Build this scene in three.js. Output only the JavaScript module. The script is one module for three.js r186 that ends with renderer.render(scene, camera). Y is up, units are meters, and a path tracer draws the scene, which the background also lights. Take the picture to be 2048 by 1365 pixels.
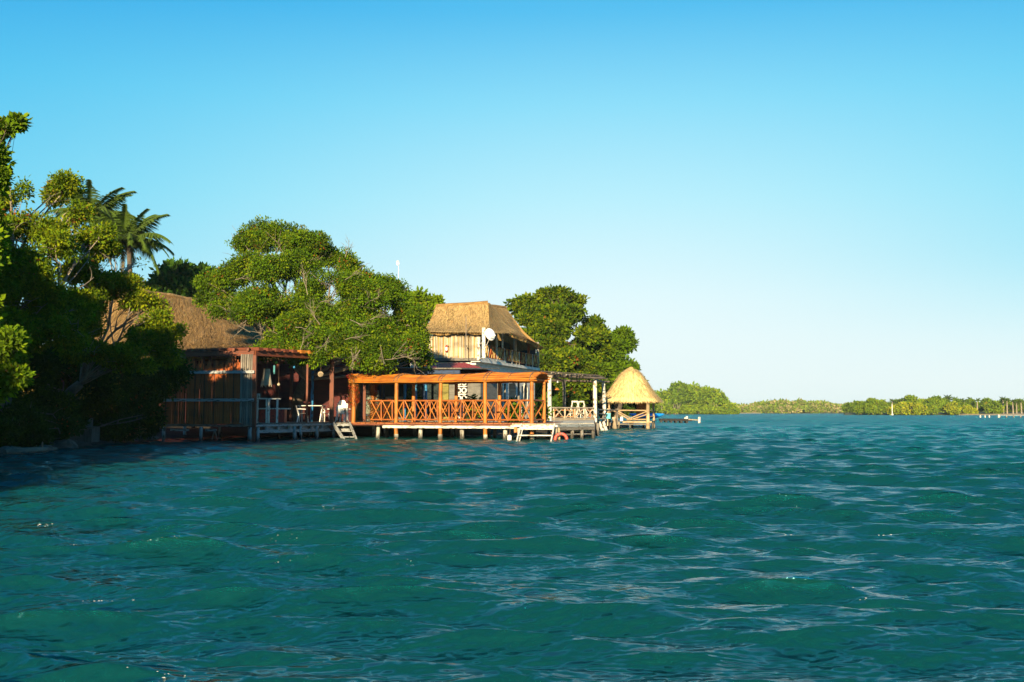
import * as THREE from 'three';
import { mergeGeometries } from 'three/addons/utils/BufferGeometryUtils.js';

// ---------------------------------------------------------------- camera, sky, sun, exposure
const FOC = 2000, CX = 1024, CY = 682.5, PITCH = Math.atan((823 - CY) / FOC), EYE = 1.35;
const scene = new THREE.Scene();
const camera = new THREE.PerspectiveCamera(2 * Math.atan(CY / FOC) * 180 / Math.PI, 2048 / 1365, 0.1, 6000);
camera.position.set(0, EYE, 0);
camera.rotation.x = PITCH;
const renderer = new THREE.WebGLRenderer();
renderer.toneMapping = THREE.LinearToneMapping;
renderer.toneMappingExposure = 2.6;
renderer.shadowMap.enabled = true;

function sstep0(a, b, x) { const t = Math.min(1, Math.max(0, (x - a) / (b - a))); return t * t * (3 - 2 * t); }
function makeSky() {
  const w = 720, h = 360, d = new Float32Array(w * h * 4), K = 1 / 2.6;
  const stops = [[0, .80, .93, .93], [1.5, .83, .955, .955], [4, .83, .97, .985], [6.4, .77, .96, 1.0], [11.9, .50, .875, .995], [17.3, .27, .735, .965], [22.4, .095, .53, .89], [32, .06, .48, .80], [50, .038, .34, .60], [90, .025, .22, .42]];
  for (let y = 0; y < h; y++) for (let x = 0; x < w; x++) {
    const el = (y + .5) / h * 180 - 90, az = ((x + .5) / w - .5) * 2 * Math.PI + Math.PI / 2; // az 0 = -z, positive to +x
    let c;
    if (el <= 0) c = [.05, .16, .18];
    else {
      let i = 0; while (i < stops.length - 2 && el > stops[i + 1][0]) i++;
      const a = stops[i], b = stops[i + 1], t = Math.min(1, Math.max(0, (el - a[0]) / (b[0] - a[0])));
      c = [1, 2, 3].map(k => a[k] + (b[k] - a[k]) * t);
      let q = az - .1; if (q > Math.PI) q -= 2 * Math.PI; const f = 1 - .29 * (1 - Math.exp(-q * q / .5)) * sstep0(1, 9, el); // palest over the open lake
      c = [c[0] * Math.pow(f, 6), c[1] * Math.pow(f, 1.6), c[2] * Math.sqrt(f)];
    }
    const o = (y * w + x) * 4; d[o] = c[0] * K; d[o + 1] = c[1] * K; d[o + 2] = c[2] * K; d[o + 3] = 1;
  }
  const t = new THREE.DataTexture(d, w, h, THREE.RGBAFormat, THREE.FloatType);
  t.mapping = THREE.EquirectangularReflectionMapping; t.magFilter = THREE.LinearFilter; t.needsUpdate = true;
  return t;
}
scene.background = makeSky();
scene.environment = scene.background;
const SUN_AZ = 8, SUN_EL = 15.2;
const sun = new THREE.DirectionalLight(new THREE.Color().setRGB(1, .79, .48), 5);
{
  const a = SUN_AZ * Math.PI / 180, e = SUN_EL * Math.PI / 180;
  sun.position.set(-Math.sin(a) * Math.cos(e) * 120, Math.sin(e) * 120, Math.cos(a) * Math.cos(e) * 120 - 50);
  sun.target.position.set(0, 0, -50);
  sun.castShadow = true; sun.shadow.mapSize.set(4096, 4096);
  Object.assign(sun.shadow.camera, { left: -70, right: 70, top: 40, bottom: -40, near: 1, far: 400 });
  scene.add(sun, sun.target);
}

// ---------------------------------------------------------------- helpers
function rng(seed) { let a = seed >>> 0; return () => { a = (a + 0x6D2B79F5) | 0; let t = Math.imul(a ^ (a >>> 15), 1 | a); t = (t + Math.imul(t ^ (t >>> 7), 61 | t)) ^ t; return ((t ^ (t >>> 14)) >>> 0) / 4294967296; }; }
let R = rng(7);
const rr = (a, b) => a + (b - a) * R();
const V = (x, y, z) => new THREE.Vector3(x, y, z);
function hash3(x, y, z) { let h = Math.imul(x, 374761393) ^ Math.imul(y, 668265263) ^ Math.imul(z, 2147483647 - 1013); h = Math.imul(h ^ (h >>> 13), 1274126177); return ((h ^ (h >>> 16)) >>> 0) / 4294967296; }
function noise(x, y, z = 0) {
  const xi = Math.floor(x), yi = Math.floor(y), zi = Math.floor(z), s = t => t * t * (3 - 2 * t), u = s(x - xi), v = s(y - yi), w = s(z - zi);
  const L = (a, b, t) => a + (b - a) * t;
  const g = (i, j, k) => hash3(xi + i, yi + j, zi + k);
  return L(L(L(g(0, 0, 0), g(1, 0, 0), u), L(g(0, 1, 0), g(1, 1, 0), u), v), L(L(g(0, 0, 1), g(1, 0, 1), u), L(g(0, 1, 1), g(1, 1, 1), u), v), w) * 2 - 1;
}
const sstep = (a, b, x) => { const t = Math.min(1, Math.max(0, (x - a) / (b - a))); return t * t * (3 - 2 * t); };
const lerp = (a, b, t) => a + (b - a) * t;
// a place in the world, from where the photograph shows it and how far away it stands
function at(px, py, d) {
  const x = (px - CX) / FOC, y = -(py - CY) / FOC, cp = Math.cos(PITCH), sp = Math.sin(PITCH);
  const k = d / (cp - y * sp);
  return V(x * k, EYE + (y * cp + sp) * k, -d);
}
const gx = (px, d) => at(px, 823, d).x, hy = (py, d) => at(CX, py, d).y;

// textures: neutral tone maps that the material colour tints
function tex(w, h, f, srgb = true) {
  const d = new Uint8Array(w * h * 4);
  for (let y = 0; y < h; y++) for (let x = 0; x < w; x++) { let c = f(x / w, y / h, x, y); if (typeof c === 'number') c = [c, c, c]; const o = (y * w + x) * 4; for (let k = 0; k < 3; k++) d[o + k] = Math.max(0, Math.min(255, c[k] * 255)); d[o + 3] = 255; }
  const t = new THREE.DataTexture(d, w, h); t.wrapS = t.wrapT = THREE.RepeatWrapping; t.magFilter = THREE.LinearFilter; t.minFilter = THREE.LinearMipmapLinearFilter; t.generateMipmaps = true;
  if (srgb) t.colorSpace = THREE.SRGBColorSpace; t.needsUpdate = true; return t;
}
// periodic noise in both directions
function pn(u, v, fx, fy, seed) {
  const x = u * fx, y = v * fy, xi = Math.floor(x), yi = Math.floor(y), s = t => t * t * (3 - 2 * t), a = s(x - xi), b = s(y - yi);
  const g = (i, j) => hash3(((xi + i) % fx + fx) % fx, ((yi + j) % fy + fy) % fy, seed);
  return lerp(lerp(g(0, 0), g(1, 0), a), lerp(g(0, 1), g(1, 1), a), b);
}
const T = {};
T.grain = tex(128, 256, (u, v) => { const s = -.35 * sstep(.55, .8, pn(u, v, 6, 9, 7)) + pn(u, v, 40, 3, 1) * .35 + pn(u, v, 14, 2, 2) * .4 + pn(u, v, 5, 6, 3) * .25; return .62 + .38 * s + (pn(u, v, 60, 40, 4) - .5) * .08; });
T.worn = tex(128, 256, (u, v) => { const s = pn(u, v, 30, 4, 11) * .4 + pn(u, v, 9, 5, 12) * .6; const chip = sstep(.6, .72, pn(u, v, 16, 12, 13) * .6 + pn(u, v, 40, 22, 14) * .4); const k = .74 + .26 * s; return [k * (1 - .38 * chip), k * (1 - .42 * chip), k * (1 - .48 * chip)]; });
T.thatch = tex(256, 256, (u, v) => { const s = pn(u, v, 90, 9, 21) * .45 + pn(u, v, 128, 22, 22) * .3 + pn(u, v, 30, 5, 23) * .25, b = pn(u, v, 6, 5, 24); const k = .45 + .55 * s; return [k, k * (.93 + .07 * b), k * (.82 + .18 * b)]; });
T.thatchB = tex(256, 256, (u, v) => pn(u, v, 90, 9, 21) * .5 + pn(u, v, 128, 22, 22) * .3 + pn(u, v, 20, 8, 25) * .2, false);
T.plaster = tex(256, 256, (u, v) => { const s = pn(u, v, 6, 6, 31) * .4 + pn(u, v, 17, 15, 32) * .35 + pn(u, v, 70, 70, 33) * .25, d = sstep(.58, .8, pn(u, v, 22, 3, 34)); const k = .78 + .22 * s - .12 * d; return [k, k * .985, k * .96]; });
T.bark = tex(128, 128, (u, v) => .5 + .5 * (pn(u, v, 20, 8, 41) * .6 + pn(u, v, 50, 30, 42) * .4));
T.soil = tex(256, 256, (u, v) => { const s = pn(u, v, 8, 8, 51) * .4 + pn(u, v, 30, 30, 52) * .35 + pn(u, v, 90, 90, 53) * .25; return [.45 + .55 * s, .43 + .55 * s, .38 + .5 * s]; });
{ // fine ripples, one tile is 2.4 m
  const W = [], q = rng(91); for (let i = 0; i < 70; i++) { const k = 5 + Math.floor(Math.pow(q(), 1.6) * 44), th = (q() + q() - 1) * 1.35 + .1; W.push([Math.round(k * Math.sin(th)), Math.round(k * Math.cos(th)), q() * 6.283, 1 / Math.pow(k, 1.0)]); }
  let S = 0; W.forEach(w => S += w[3]);
  T.ripple = tex(512, 512, (u, v) => { let s = 0; for (const w of W) s += w[3] * Math.sin(6.28318 * (w[0] * u + w[1] * v) + w[2]); return .5 + 1.5 * s / S; }, false);
}
const C = (r, g, b) => new THREE.Color().setRGB(r, g, b);
function mat(r, g, b, o = {}) { const { map, bump, bs = .01, rough = .8, ...rest } = o; return new THREE.MeshStandardMaterial({ color: C(r, g, b), roughness: rough, map: map || null, bumpMap: bump || null, bumpScale: bs, ...rest }); }
const M = {
  orange: mat(.60, .20, .015, { map: T.grain, bump: T.grain, bs: .006, rough: .6 }),
  orange3: mat(.50, .185, .035, { map: T.worn, bump: T.grain, bs: .006, rough: .75 }),
  orange2: mat(.45, .125, .012, { map: T.grain, bump: T.grain, bs: .006, rough: .65 }),
  cane: mat(.56, .175, .013, { map: T.grain, bump: T.grain, bs: .006, rough: .55 }),
  redwood: mat(.19, .042, .010, { map: T.grain, bump: T.grain, bs: .006, rough: .7 }),
  stick: mat(.50, .115, .014, { map: T.grain, bump: T.grain, bs: .005, rough: .75 }),
  greystick: mat(.30, .27, .22, { map: T.grain, bump: T.grain, bs: .005 }),
  white: mat(.74, .70, .60, { map: T.worn, bump: T.worn, bs: .004, rough: .7 }),
  grey: mat(.36, .37, .36, { map: T.worn, bump: T.worn, bs: .005, rough: .8 }),
  greydark: mat(.17, .155, .13, { map: T.worn, bump: T.worn, bs: .005, rough: .85 }),
  palewood: mat(.66, .52, .34, { map: T.grain, bump: T.grain, bs: .005, rough: .75 }),
  twig: mat(.20, .15, .105, { map: T.grain, rough: .9 }),
  bark: mat(.15, .115, .08, { map: T.bark, bump: T.bark, bs: .01, rough: .9 }),
  palebark: mat(.40, .33, .24, { map: T.bark, bump: T.bark, bs: .008, rough: .9 }),
  thatch: mat(.52, .34, .12, { map: T.thatch, bump: T.thatchB, bs: .03, rough: .9 }),
  thatchNew: mat(.80, .60, .26, { map: T.thatch, bump: T.thatchB, bs: .03, rough: .9 }),
  thatchOld: mat(.43, .265, .095, { map: T.thatch, bump: T.thatchB, bs: .03, rough: .95 }),
  plaster: mat(.80, .80, .78, { map: T.plaster, bump: T.plaster, bs: .004, rough: .85 }),
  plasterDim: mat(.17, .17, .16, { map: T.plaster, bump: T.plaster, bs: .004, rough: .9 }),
  olive: mat(.24, .22, .05, { map: T.plaster, rough: .85 }),
  redwall: mat(.085, .010, .008, { map: T.plaster, rough: .85 }),
  redpaint: mat(.48, .035, .018, { map: T.worn, rough: .5 }),
  redroof: mat(.40, .035, .03, { map: T.worn, rough: .75 }),
  blue: mat(.02, .22, .46, { map: T.worn, rough: .6 }),
  navy: mat(.012, .045, .13, { map: T.worn, rough: .6 }),
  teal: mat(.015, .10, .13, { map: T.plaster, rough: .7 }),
  dark: mat(.022, .02, .018, { rough: .9 }),
  glass: new THREE.MeshPhysicalMaterial({ color: C(.03, .04, .04), roughness: .08, ior: 1.5 }),
  palegreen: mat(.25, .32, .26, { map: T.plaster, rough: .5 }),
  plastic: mat(.80, .79, .75, { rough: .35 }),
  rope: mat(.12, .065, .03, { rough: .95 }),
  concrete: mat(.32, .31, .29, { map: T.plaster, bump: T.soil, bs: .015, rough: .95 }),
  metal: mat(.55, .55, .55, { rough: .45, metalness: .5 }),
  darkmetal: mat(.16, .13, .11, { rough: .6 }),
};
// ---- geometry
function col(g, f) { const p = g.attributes.position, a = new Float32Array(p.count * 3); for (let i = 0; i < p.count; i++) { const c = f(p.getX(i), p.getY(i), p.getZ(i)); a[i * 3] = c[0]; a[i * 3 + 1] = c[1]; a[i * 3 + 2] = c[2]; } g.setAttribute('color', new THREE.BufferAttribute(a, 3)); return g; }
function geo(pos, uv, idx) { const g = new THREE.BufferGeometry(); g.setAttribute('position', new THREE.Float32BufferAttribute(pos, 3)); g.setAttribute('uv', new THREE.Float32BufferAttribute(uv, 2)); g.setIndex(idx); g.computeVertexNormals(); return g; }
function tube(pts, rad, seg = 7, cap = true) { // pts: Vector3[], rad: number[] or number
  const pos = [], uv = [], idx = [], n = pts.length; let len = 0, up = Math.abs(pts[n - 1].clone().sub(pts[0]).normalize().y) > .9 ? V(1, 0, 0) : V(0, 1, 0);
  for (let i = 0; i < n; i++) {
    const d = pts[Math.min(n - 1, i + 1)].clone().sub(pts[Math.max(0, i - 1)]).normalize(), a = d.clone().cross(up).normalize(), b = a.clone().cross(d), r = Array.isArray(rad) ? rad[i] : rad;
    if (i) len += pts[i].distanceTo(pts[i - 1]);
    for (let k = 0; k <= seg; k++) { const th = k / seg * 6.28318, c = Math.cos(th) * r, s = Math.sin(th) * r; pos.push(pts[i].x + a.x * c + b.x * s, pts[i].y + a.y * c + b.y * s, pts[i].z + a.z * c + b.z * s); uv.push(k / seg * .35 + pts[0].x * .37, len * .5 + pts[0].z * .31); }
    if (i) for (let k = 0; k < seg; k++) { const q = (i - 1) * (seg + 1) + k, w = q + seg + 1; idx.push(q, w, q + 1, q + 1, w, w + 1); }
  }
  if (cap) for (const e of [0, n - 1]) { const base = pos.length / 3, c = pts[e]; pos.push(c.x, c.y, c.z); uv.push(0, 0); for (let k = 0; k <= seg; k++) { const q = (e * (seg + 1) + k); pos.push(pos[q * 3], pos[q * 3 + 1], pos[q * 3 + 2]); uv.push(k * .02, .02); if (k < seg) e ? idx.push(base, base + 1 + k, base + 2 + k) : idx.push(base, base + 2 + k, base + 1 + k); } }
  return geo(pos, uv, idx);
}
function pole(a, b, r0, r1 = r0, o = {}) { // a rustic pole with a slight bend and knots
  const { seg = 8, rings = 5, bend = .012 } = o, pts = [], rad = [], L = a.distanceTo(b), bx = rr(-1, 1) * bend * L, bz = rr(-1, 1) * bend * L;
  for (let i = 0; i < rings; i++) { const t = i / (rings - 1), s = Math.sin(t * Math.PI); pts.push(V(lerp(a.x, b.x, t) + bx * s, lerp(a.y, b.y, t), lerp(a.z, b.z, t) + bz * s)); rad.push(lerp(r0, r1, t) * (1 + rr(-.07, .07))); }
  return tube(pts, rad, seg);
}
function box(w, h, d, x = 0, y = 0, z = 0) { const g = new THREE.BoxGeometry(w, h, d), u = g.attributes.uv; const dim = [[d, h], [d, h], [w, d], [w, d], [w, h], [w, h]]; for (let f = 0; f < 6; f++) for (let k = 0; k < 4; k++) { const i = f * 4 + k; u.setXY(i, u.getX(i) * dim[f][0] + x * .3, u.getY(i) * dim[f][1] + z * .3); } return g.translate(x, y, z); }
function beam(a, b, w, h, up = V(0, 1, 0)) { // squared timber from a to b, grain along it
  const X = b.clone().sub(a), L = X.length(); X.normalize(); const Z = X.clone().cross(up).normalize(), Y = Z.clone().cross(X);
  const g = new THREE.BoxGeometry(L, h, w), u = g.attributes.uv;
  for (let i = 0; i < u.count; i++) { const f = Math.floor(i / 4); f < 2 ? u.setXY(i, u.getX(i) * w, u.getY(i) * h) : u.setXY(i, u.getY(i) * (f < 4 ? w : h) * 2 + a.z, u.getX(i) * L * .6 + a.x); }
  const m = new THREE.Matrix4().makeBasis(X, Y, Z).setPosition(a.clone().add(b).multiplyScalar(.5)); return g.applyMatrix4(m);
}
function slab(p, th) { // four top corners in order, thickness downwards
  const q = [...p, ...p.map(v => V(v.x, v.y - th, v.z))], pos = [], uv = [], idx = [], F = [[0, 1, 2, 3], [7, 6, 5, 4], [0, 4, 5, 1], [1, 5, 6, 2], [2, 6, 7, 3], [3, 7, 4, 0]];
  for (const f of F) { const o = pos.length / 3, L = q[f[0]].distanceTo(q[f[1]]), Wd = q[f[1]].distanceTo(q[f[2]]); f.forEach((i, k) => { pos.push(q[i].x, q[i].y, q[i].z); uv.push([0, L, L, 0][k] + q[0].x * .3, [0, 0, Wd, Wd][k]); }); idx.push(o, o + 2, o + 1, o, o + 3, o + 2); }
  const g = geo(pos, uv, idx); if (g.attributes.normal.getY(0) < 0) { for (let i = 0; i < idx.length; i += 3) [idx[i], idx[i + 1]] = [idx[i + 1], idx[i]]; g.setIndex(idx); g.computeVertexNormals(); }
  return g;
}
const merge = a => { a = [a].flat(3); return a.length === 1 ? a[0] : mergeGeometries(a.map(g => { const q = g.index ? g.toNonIndexed() : g; for (const k of Object.keys(q.attributes)) if (!['position', 'normal', 'uv'].includes(k)) q.deleteAttribute(k); return q; })); };
// ---- objects
const taken = {};
function numbered(n) { const k = taken[n] = (taken[n] ?? -1) + 1; return k ? n + '_' + String(k).padStart(3, '0') : n; }
function sh(o) { o.castShadow = o.receiveShadow = true; return o; }
function thing(name, label, category, p = V(0, 0, 0), group) { const o = new THREE.Group(); o.name = numbered(name); o.position.copy(p); o.userData = { label, category }; if (group) o.userData.group = group; scene.add(o); return o; }
// geometry written in world coordinates becomes a part of a thing that is not turned
function part(parent, name, g, m, o = {}) {
  let root = parent; while (root.parent && root.parent !== scene) root = root.parent;
  g = merge(g); if (!o.local) g.translate(-root.position.x, -root.position.y, -root.position.z);
  const me = sh(new THREE.Mesh(g, m)); me.name = name; if (o.label) me.userData.label = o.label; if (o.kind) me.userData.kind = o.kind; parent.add(me); return me;
}
function single(name, g, m, label, category, group, kind) { const me = sh(new THREE.Mesh(merge(g), m)); me.name = numbered(name); me.userData = { label }; if (category) me.userData.category = category; if (group) me.userData.group = group; if (kind) me.userData.kind = kind; scene.add(me); return me; }
function structure(name, g, m, label) { const me = single(name, g, m, label); me.userData.kind = 'structure'; return me; }
function copy(src, p, label, o = {}) { const c = src.clone(); c.name = numbered(src.name.replace(/_\d{3}$/, '')); c.position.copy(p); if (o.turn !== undefined) c.rotation.y = o.turn; if (o.scale) c.scale.set(...[o.scale].flat().length === 3 ? o.scale : [o.scale, o.scale, o.scale]); c.userData = { ...src.userData, label }; if (o.group) c.userData.group = o.group; scene.add(c); return c; }
function instanced(parent, name, g, m, mats, cols) { const im = new THREE.InstancedMesh(g, m, mats.length); mats.forEach((x, i) => { im.setMatrixAt(i, x); if (cols) im.setColorAt(i, cols[i]); }); im.name = name; im.userData.kind = 'stuff'; sh(im); parent.add(im); return im; }
// ---------------------------------------------------------------- setting: water, land
const WAVES = [];
{
  const q = rng(5), N = 72;
  for (let i = 0; i < N; i++) {
    const lam = .20 * Math.pow(6 / .20, (i + q() * .9) / N), g = (q() + q() + q() - 1.5) / 1.5;
    const th = -.10 + g * (lam < .7 ? .85 : .6), st = lam < .5 ? .084 : lam < .9 ? .097 : .097 * Math.pow(.9 / lam, 1.2), k = 6.28318 / lam;
    WAVES.push({ lam, k, kx: k * Math.sin(th), kz: k * Math.cos(th), sx: Math.sin(th), sz: Math.cos(th), a: st * lam / 6.28318, ph: q() * 6.28318 });
  }
}
function calm(x, z) { // the lee of the jetties and of the left bank
  const nearDock = sstep(-22, -50, z) * sstep(14, -4, x + (z + 45) * .1), left = sstep(-2, -15, x);
  const gust = .85 + .3 * noise(x * .05 + 9, z * .05, 3);
  return (1 - .55 * nearDock) * (1 - .4 * left) * gust;
}
function wave(x, z, cell, out) {
  let y = 0, dx = 0, dz = 0; const c = calm(x, z);
  for (const w of WAVES) {
    const f = cell ? sstep(.8, 1.8, w.lam / cell) : 1; if (f <= 0) continue;
    const p = w.kx * x + w.kz * z + w.ph, a = w.a * f * (w.lam < .9 ? .65 + .35 * c : c);
    y += a * Math.sin(p); const h = a * .85 * Math.cos(p); dx += h * w.sx; dz += h * w.sz;
  }
  out.set(x + dx, y, z + dz); return out;
}
{
  const rows = [], rough = []; for (let z = 14; z > -3; z -= .4) rows.push(z);
  let d = 3; while (d < 1700) { rows.push(-d); d += d < 420 ? Math.max(.034, d * .0048) : d * .02; }
  const NC = 540, pos = [], uv = [], idx = [], o = V();
  rows.forEach((z, j) => {
    const dd = Math.max(3, -z), hw = Math.max(13, .60 * dd + 10), cell = Math.max(2 * hw / NC, dd < 420 ? Math.max(.034, dd * .0048) : dd * .02) * (z > -3 ? 8 : 1);
    for (let i = 0; i <= NC; i++) { wave((i / NC * 2 - 1) * hw, z, cell, o); pos.push(o.x, o.y, o.z); uv.push(o.x / 2.4, o.z / 2.4); rough.push(Math.min(.995, Math.max(.005, -o.z / 256)), .5); }
    if (j) for (let i = 0; i < NC; i++) { const a = (j - 1) * (NC + 1) + i, b = a + NC + 1; idx.push(a, a + 1, b, a + 1, b + 1, b); }
  });
  const b = pos.length / 3; // the lake goes on beyond
  for (const [x, z] of [[-3000, 1500], [3000, 1500], [3000, -3000], [-3000, -3000]]) { pos.push(x, -.5, z); uv.push(x / 2.4, z / 2.4); rough.push(.9, .5); }
  idx.push(b, b + 1, b + 2, b, b + 2, b + 3);
  const water = new THREE.MeshPhysicalMaterial({ color: 0xffffff, roughness: 1, ior: 1.42, specularIntensity: 1, transmission: .94, thickness: 2, attenuationColor: C(.15, .72, .73), attenuationDistance: 2.2, specularColor: C(.3, .85, 1), bumpMap: T.ripple, bumpScale: .046 });
  // the open lake further out is roughened by the wind
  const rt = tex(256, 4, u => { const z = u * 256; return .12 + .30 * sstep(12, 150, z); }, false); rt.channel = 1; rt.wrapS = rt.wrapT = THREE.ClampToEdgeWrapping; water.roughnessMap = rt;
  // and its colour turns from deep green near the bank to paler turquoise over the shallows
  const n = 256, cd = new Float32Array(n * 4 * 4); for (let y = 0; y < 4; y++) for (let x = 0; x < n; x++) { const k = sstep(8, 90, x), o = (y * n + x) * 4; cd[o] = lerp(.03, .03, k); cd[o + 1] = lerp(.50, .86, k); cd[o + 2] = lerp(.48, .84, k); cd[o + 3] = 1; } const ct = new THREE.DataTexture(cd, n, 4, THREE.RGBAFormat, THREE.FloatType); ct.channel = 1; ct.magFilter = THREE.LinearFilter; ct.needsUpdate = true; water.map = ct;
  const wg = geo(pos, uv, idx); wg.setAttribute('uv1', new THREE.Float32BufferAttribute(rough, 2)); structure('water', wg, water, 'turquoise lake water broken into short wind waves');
}
{ // pale lime bed under the water
  const g = new THREE.PlaneGeometry(1600, 1800, 40, 45); g.rotateX(-Math.PI / 2); g.translate(0, 0, -700); const a = g.attributes.position; for (let i = 0; i < a.count; i++) a.setY(i, -2.3 + .3 * noise(a.getX(i) * .03, a.getZ(i) * .03)); g.computeVertexNormals();
  structure('lake_bed', g, mat(.72, .74, .66, { rough: 1 }), 'pale lime bed under the lake water');
}
// bank and land on the left
const LAND = [[-120, 45], [-13, 45], [-13.5, 20], [-14, 5], [-15, -15], [-15.6, -31], [-16.4, -40], [-16.6, -46.5], [-15.5, -51.5], [-12.5, -53.0], [-6, -54.5], [0, -56.5], [2.2, -60], [4.5, -68], [8.2, -78], [9.8, -84], [10.5, -92], [8, -100], [-2, -130], [-20, -200], [-30, -330], [-120, -330]];
function landDist(x, z) {
  let ins = false, best = 1e9; for (let i = 0, j = LAND.length - 1; i < LAND.length; j = i++) { const [x1, z1] = LAND[i], [x2, z2] = LAND[j]; if ((z1 > z) !== (z2 > z) && x < (x2 - x1) * (z - z1) / (z2 - z1) + x1) ins = !ins; const l = (x2 - x1) ** 2 + (z2 - z1) ** 2, t = Math.max(0, Math.min(1, ((x - x1) * (x2 - x1) + (z - z1) * (z2 - z1)) / l)); best = Math.min(best, Math.hypot(x - x1 - t * (x2 - x1), z - z1 - t * (z2 - z1))); }
  return ins ? best : -best;
}
const landH = (x, z) => { const s = landDist(x, z) + noise(x * .7, z * .7) * .5; return Math.max(-1.2, Math.min(.95, s < 0 ? s * .5 : .22 * Math.pow(s, .8)) + noise(x * .4, z * .4, 2) * .12); };
{
  const pos = [], uv = [], idx = [], xs = [], zs = []; for (let x = -120; x < -30; x += 6) xs.push(x); for (let x = -30; x <= 13; x += .6) xs.push(x); for (let z = 45; z > -100; z -= .8) zs.push(z); for (let z = -100; z >= -330; z -= 6) zs.push(z);
  zs.forEach((z, j) => xs.forEach((x, i) => { pos.push(x, landH(x, z), z); uv.push(x / 3, z / 3); if (i && j) { const n = xs.length, a = (j - 1) * n + i - 1, b = a + n; idx.push(a, b, a + 1, a + 1, b, b + 1); } }));
  const g = geo(pos, uv, idx); if (g.attributes.normal.getY(50) < 0) { for (let i = 0; i < idx.length; i += 3) [idx[i], idx[i + 1]] = [idx[i + 1], idx[i]]; g.setIndex(idx); g.computeVertexNormals(); }
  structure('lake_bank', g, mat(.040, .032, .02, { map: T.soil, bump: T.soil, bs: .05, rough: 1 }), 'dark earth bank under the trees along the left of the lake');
}
function shore(name, front, depth, m, label, h = 1.2) { // a low shore seen across the lake
  const pos = [], uv = [], idx = [], prof = [[-4, -.8], [0, .12], [2.5, Math.min(.5, h * .7)], [depth * .3, h], [depth, h * 1.5]];
  front.forEach(([px, d], i) => { const x = gx(px, d), n = V(x, 0, -d).normalize(); prof.forEach(([o, y], k) => { const w = noise(i * 2.1, k * 3.3) * (k > 1 ? .2 : 0); pos.push(x + n.x * o, y + w, -d + n.z * o); uv.push(i * 3, o / 3); if (i && k) { const a = (i - 1) * 5 + k - 1, b = a + 5; idx.push(a, b, a + 1, a + 1, b, b + 1); } }); });
  const g = geo(pos, uv, idx); if (g.attributes.normal.getY(3) < 0) { for (let i = 0; i < idx.length; i += 3) [idx[i], idx[i + 1]] = [idx[i + 1], idx[i]]; g.setIndex(idx); g.computeVertexNormals(); }
  return structure(name, g, m, label);
}
const scrub = mat(.10, .12, .022, { map: T.soil, rough: 1 }), sand = mat(.62, .52, .38, { map: T.soil, rough: 1 });
const line = (a, b, d0, d1, n) => Array.from({ length: n + 1 }, (_, i) => [lerp(a, b, i / n), lerp(d0, d1, i / n) * (1 + .006 * Math.sin(i * 2.3))]);
shore('headland', line(1230, 1478, 440, 452, 14), 120, scrub, 'low green headland behind the palm-roofed hut');
shore('far_shore', line(1380, 1800, 610, 590, 20), 200, scrub, 'distant wooded shore across the middle of the lake');
shore('right_shore', line(1690, 2330, 352, 320, 22), 150, scrub, 'nearer wooded shore at the right side of the lake');
shore('sand_beach', line(1474, 1522, 596, 594, 6), 9, sand, 'short pale beach at the left end of the distant shore', .35);
shore('sand_beach', line(1918, 2300, 338, 318, 14), 10, sand, 'pale beach below the palms on the right shore', .35);
// ---------------------------------------------------------------- trees
function leafMat(t = .28) { return new THREE.MeshPhysicalMaterial({ color: 0xffffff, roughness: .9, transmission: t, thickness: 0, specularIntensity: .12, ior: 1.4 }); }
const LEAF = leafMat();
function clusterGeo(n, len, wid, spread, seed, droop = 0) { // a sprig: n small folded leaves
  const q = rng(seed), pos = [], idx = [], uv = [];
  for (let i = 0; i < n; i++) {
    const a = q() * 6.283, b = Math.acos(2 * q() - 1), r = spread * Math.cbrt(q()), c = V(Math.sin(b) * Math.cos(a), Math.cos(b), Math.sin(b) * Math.sin(a)).multiplyScalar(r);
    const dir = c.clone().normalize().add(V(q() - .5, q() - .5 - droop, q() - .5).multiplyScalar(1.3)).normalize(), side = dir.clone().cross(V(q() - .5, q() * 1.2, q() - .5)).normalize(), nn = side.clone().cross(dir), L = len * (.7 + .6 * q()), W = wid * (.7 + .6 * q());
    const p0 = c, p1 = c.clone().addScaledVector(dir, L * .5).addScaledVector(side, W * .5).addScaledVector(nn, W * .12), p2 = c.clone().addScaledVector(dir, L), p3 = c.clone().addScaledVector(dir, L * .5).addScaledVector(side, -W * .5).addScaledVector(nn, W * .12), o = pos.length / 3;
    for (const p of [p0, p1, p2, p0, p2, p3]) { pos.push(p.x, p.y, p.z); uv.push(0, 0); } idx.push(o, o + 1, o + 2, o + 3, o + 4, o + 5);
  }
  return geo(pos, uv, idx);
}
const SMALL = clusterGeo(20, .34, .17, .62, 3), BIG = clusterGeo(13, .62, .36, .55, 4, .1), FAR = clusterGeo(12, .8, .6, .6, 5);
const L = (px, py, d, rx, ry, w = 1) => ({ c: at(px, py, d), r: V(rx / FOC * d, ry / FOC * d, (rx + ry) / 2 / FOC * d * .95), w });
const ball = (x, y, z, rx, ry, w = 1) => ({ c: V(x, y, z), r: V(rx, ry, rx), w });
const GREENS = [[.062, .105, .005], [.085, .125, .005], [.045, .082, .005], [.11, .13, .005], [.05, .09, .02]];
const _q = new THREE.Quaternion(), _e = new THREE.Euler();
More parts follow.
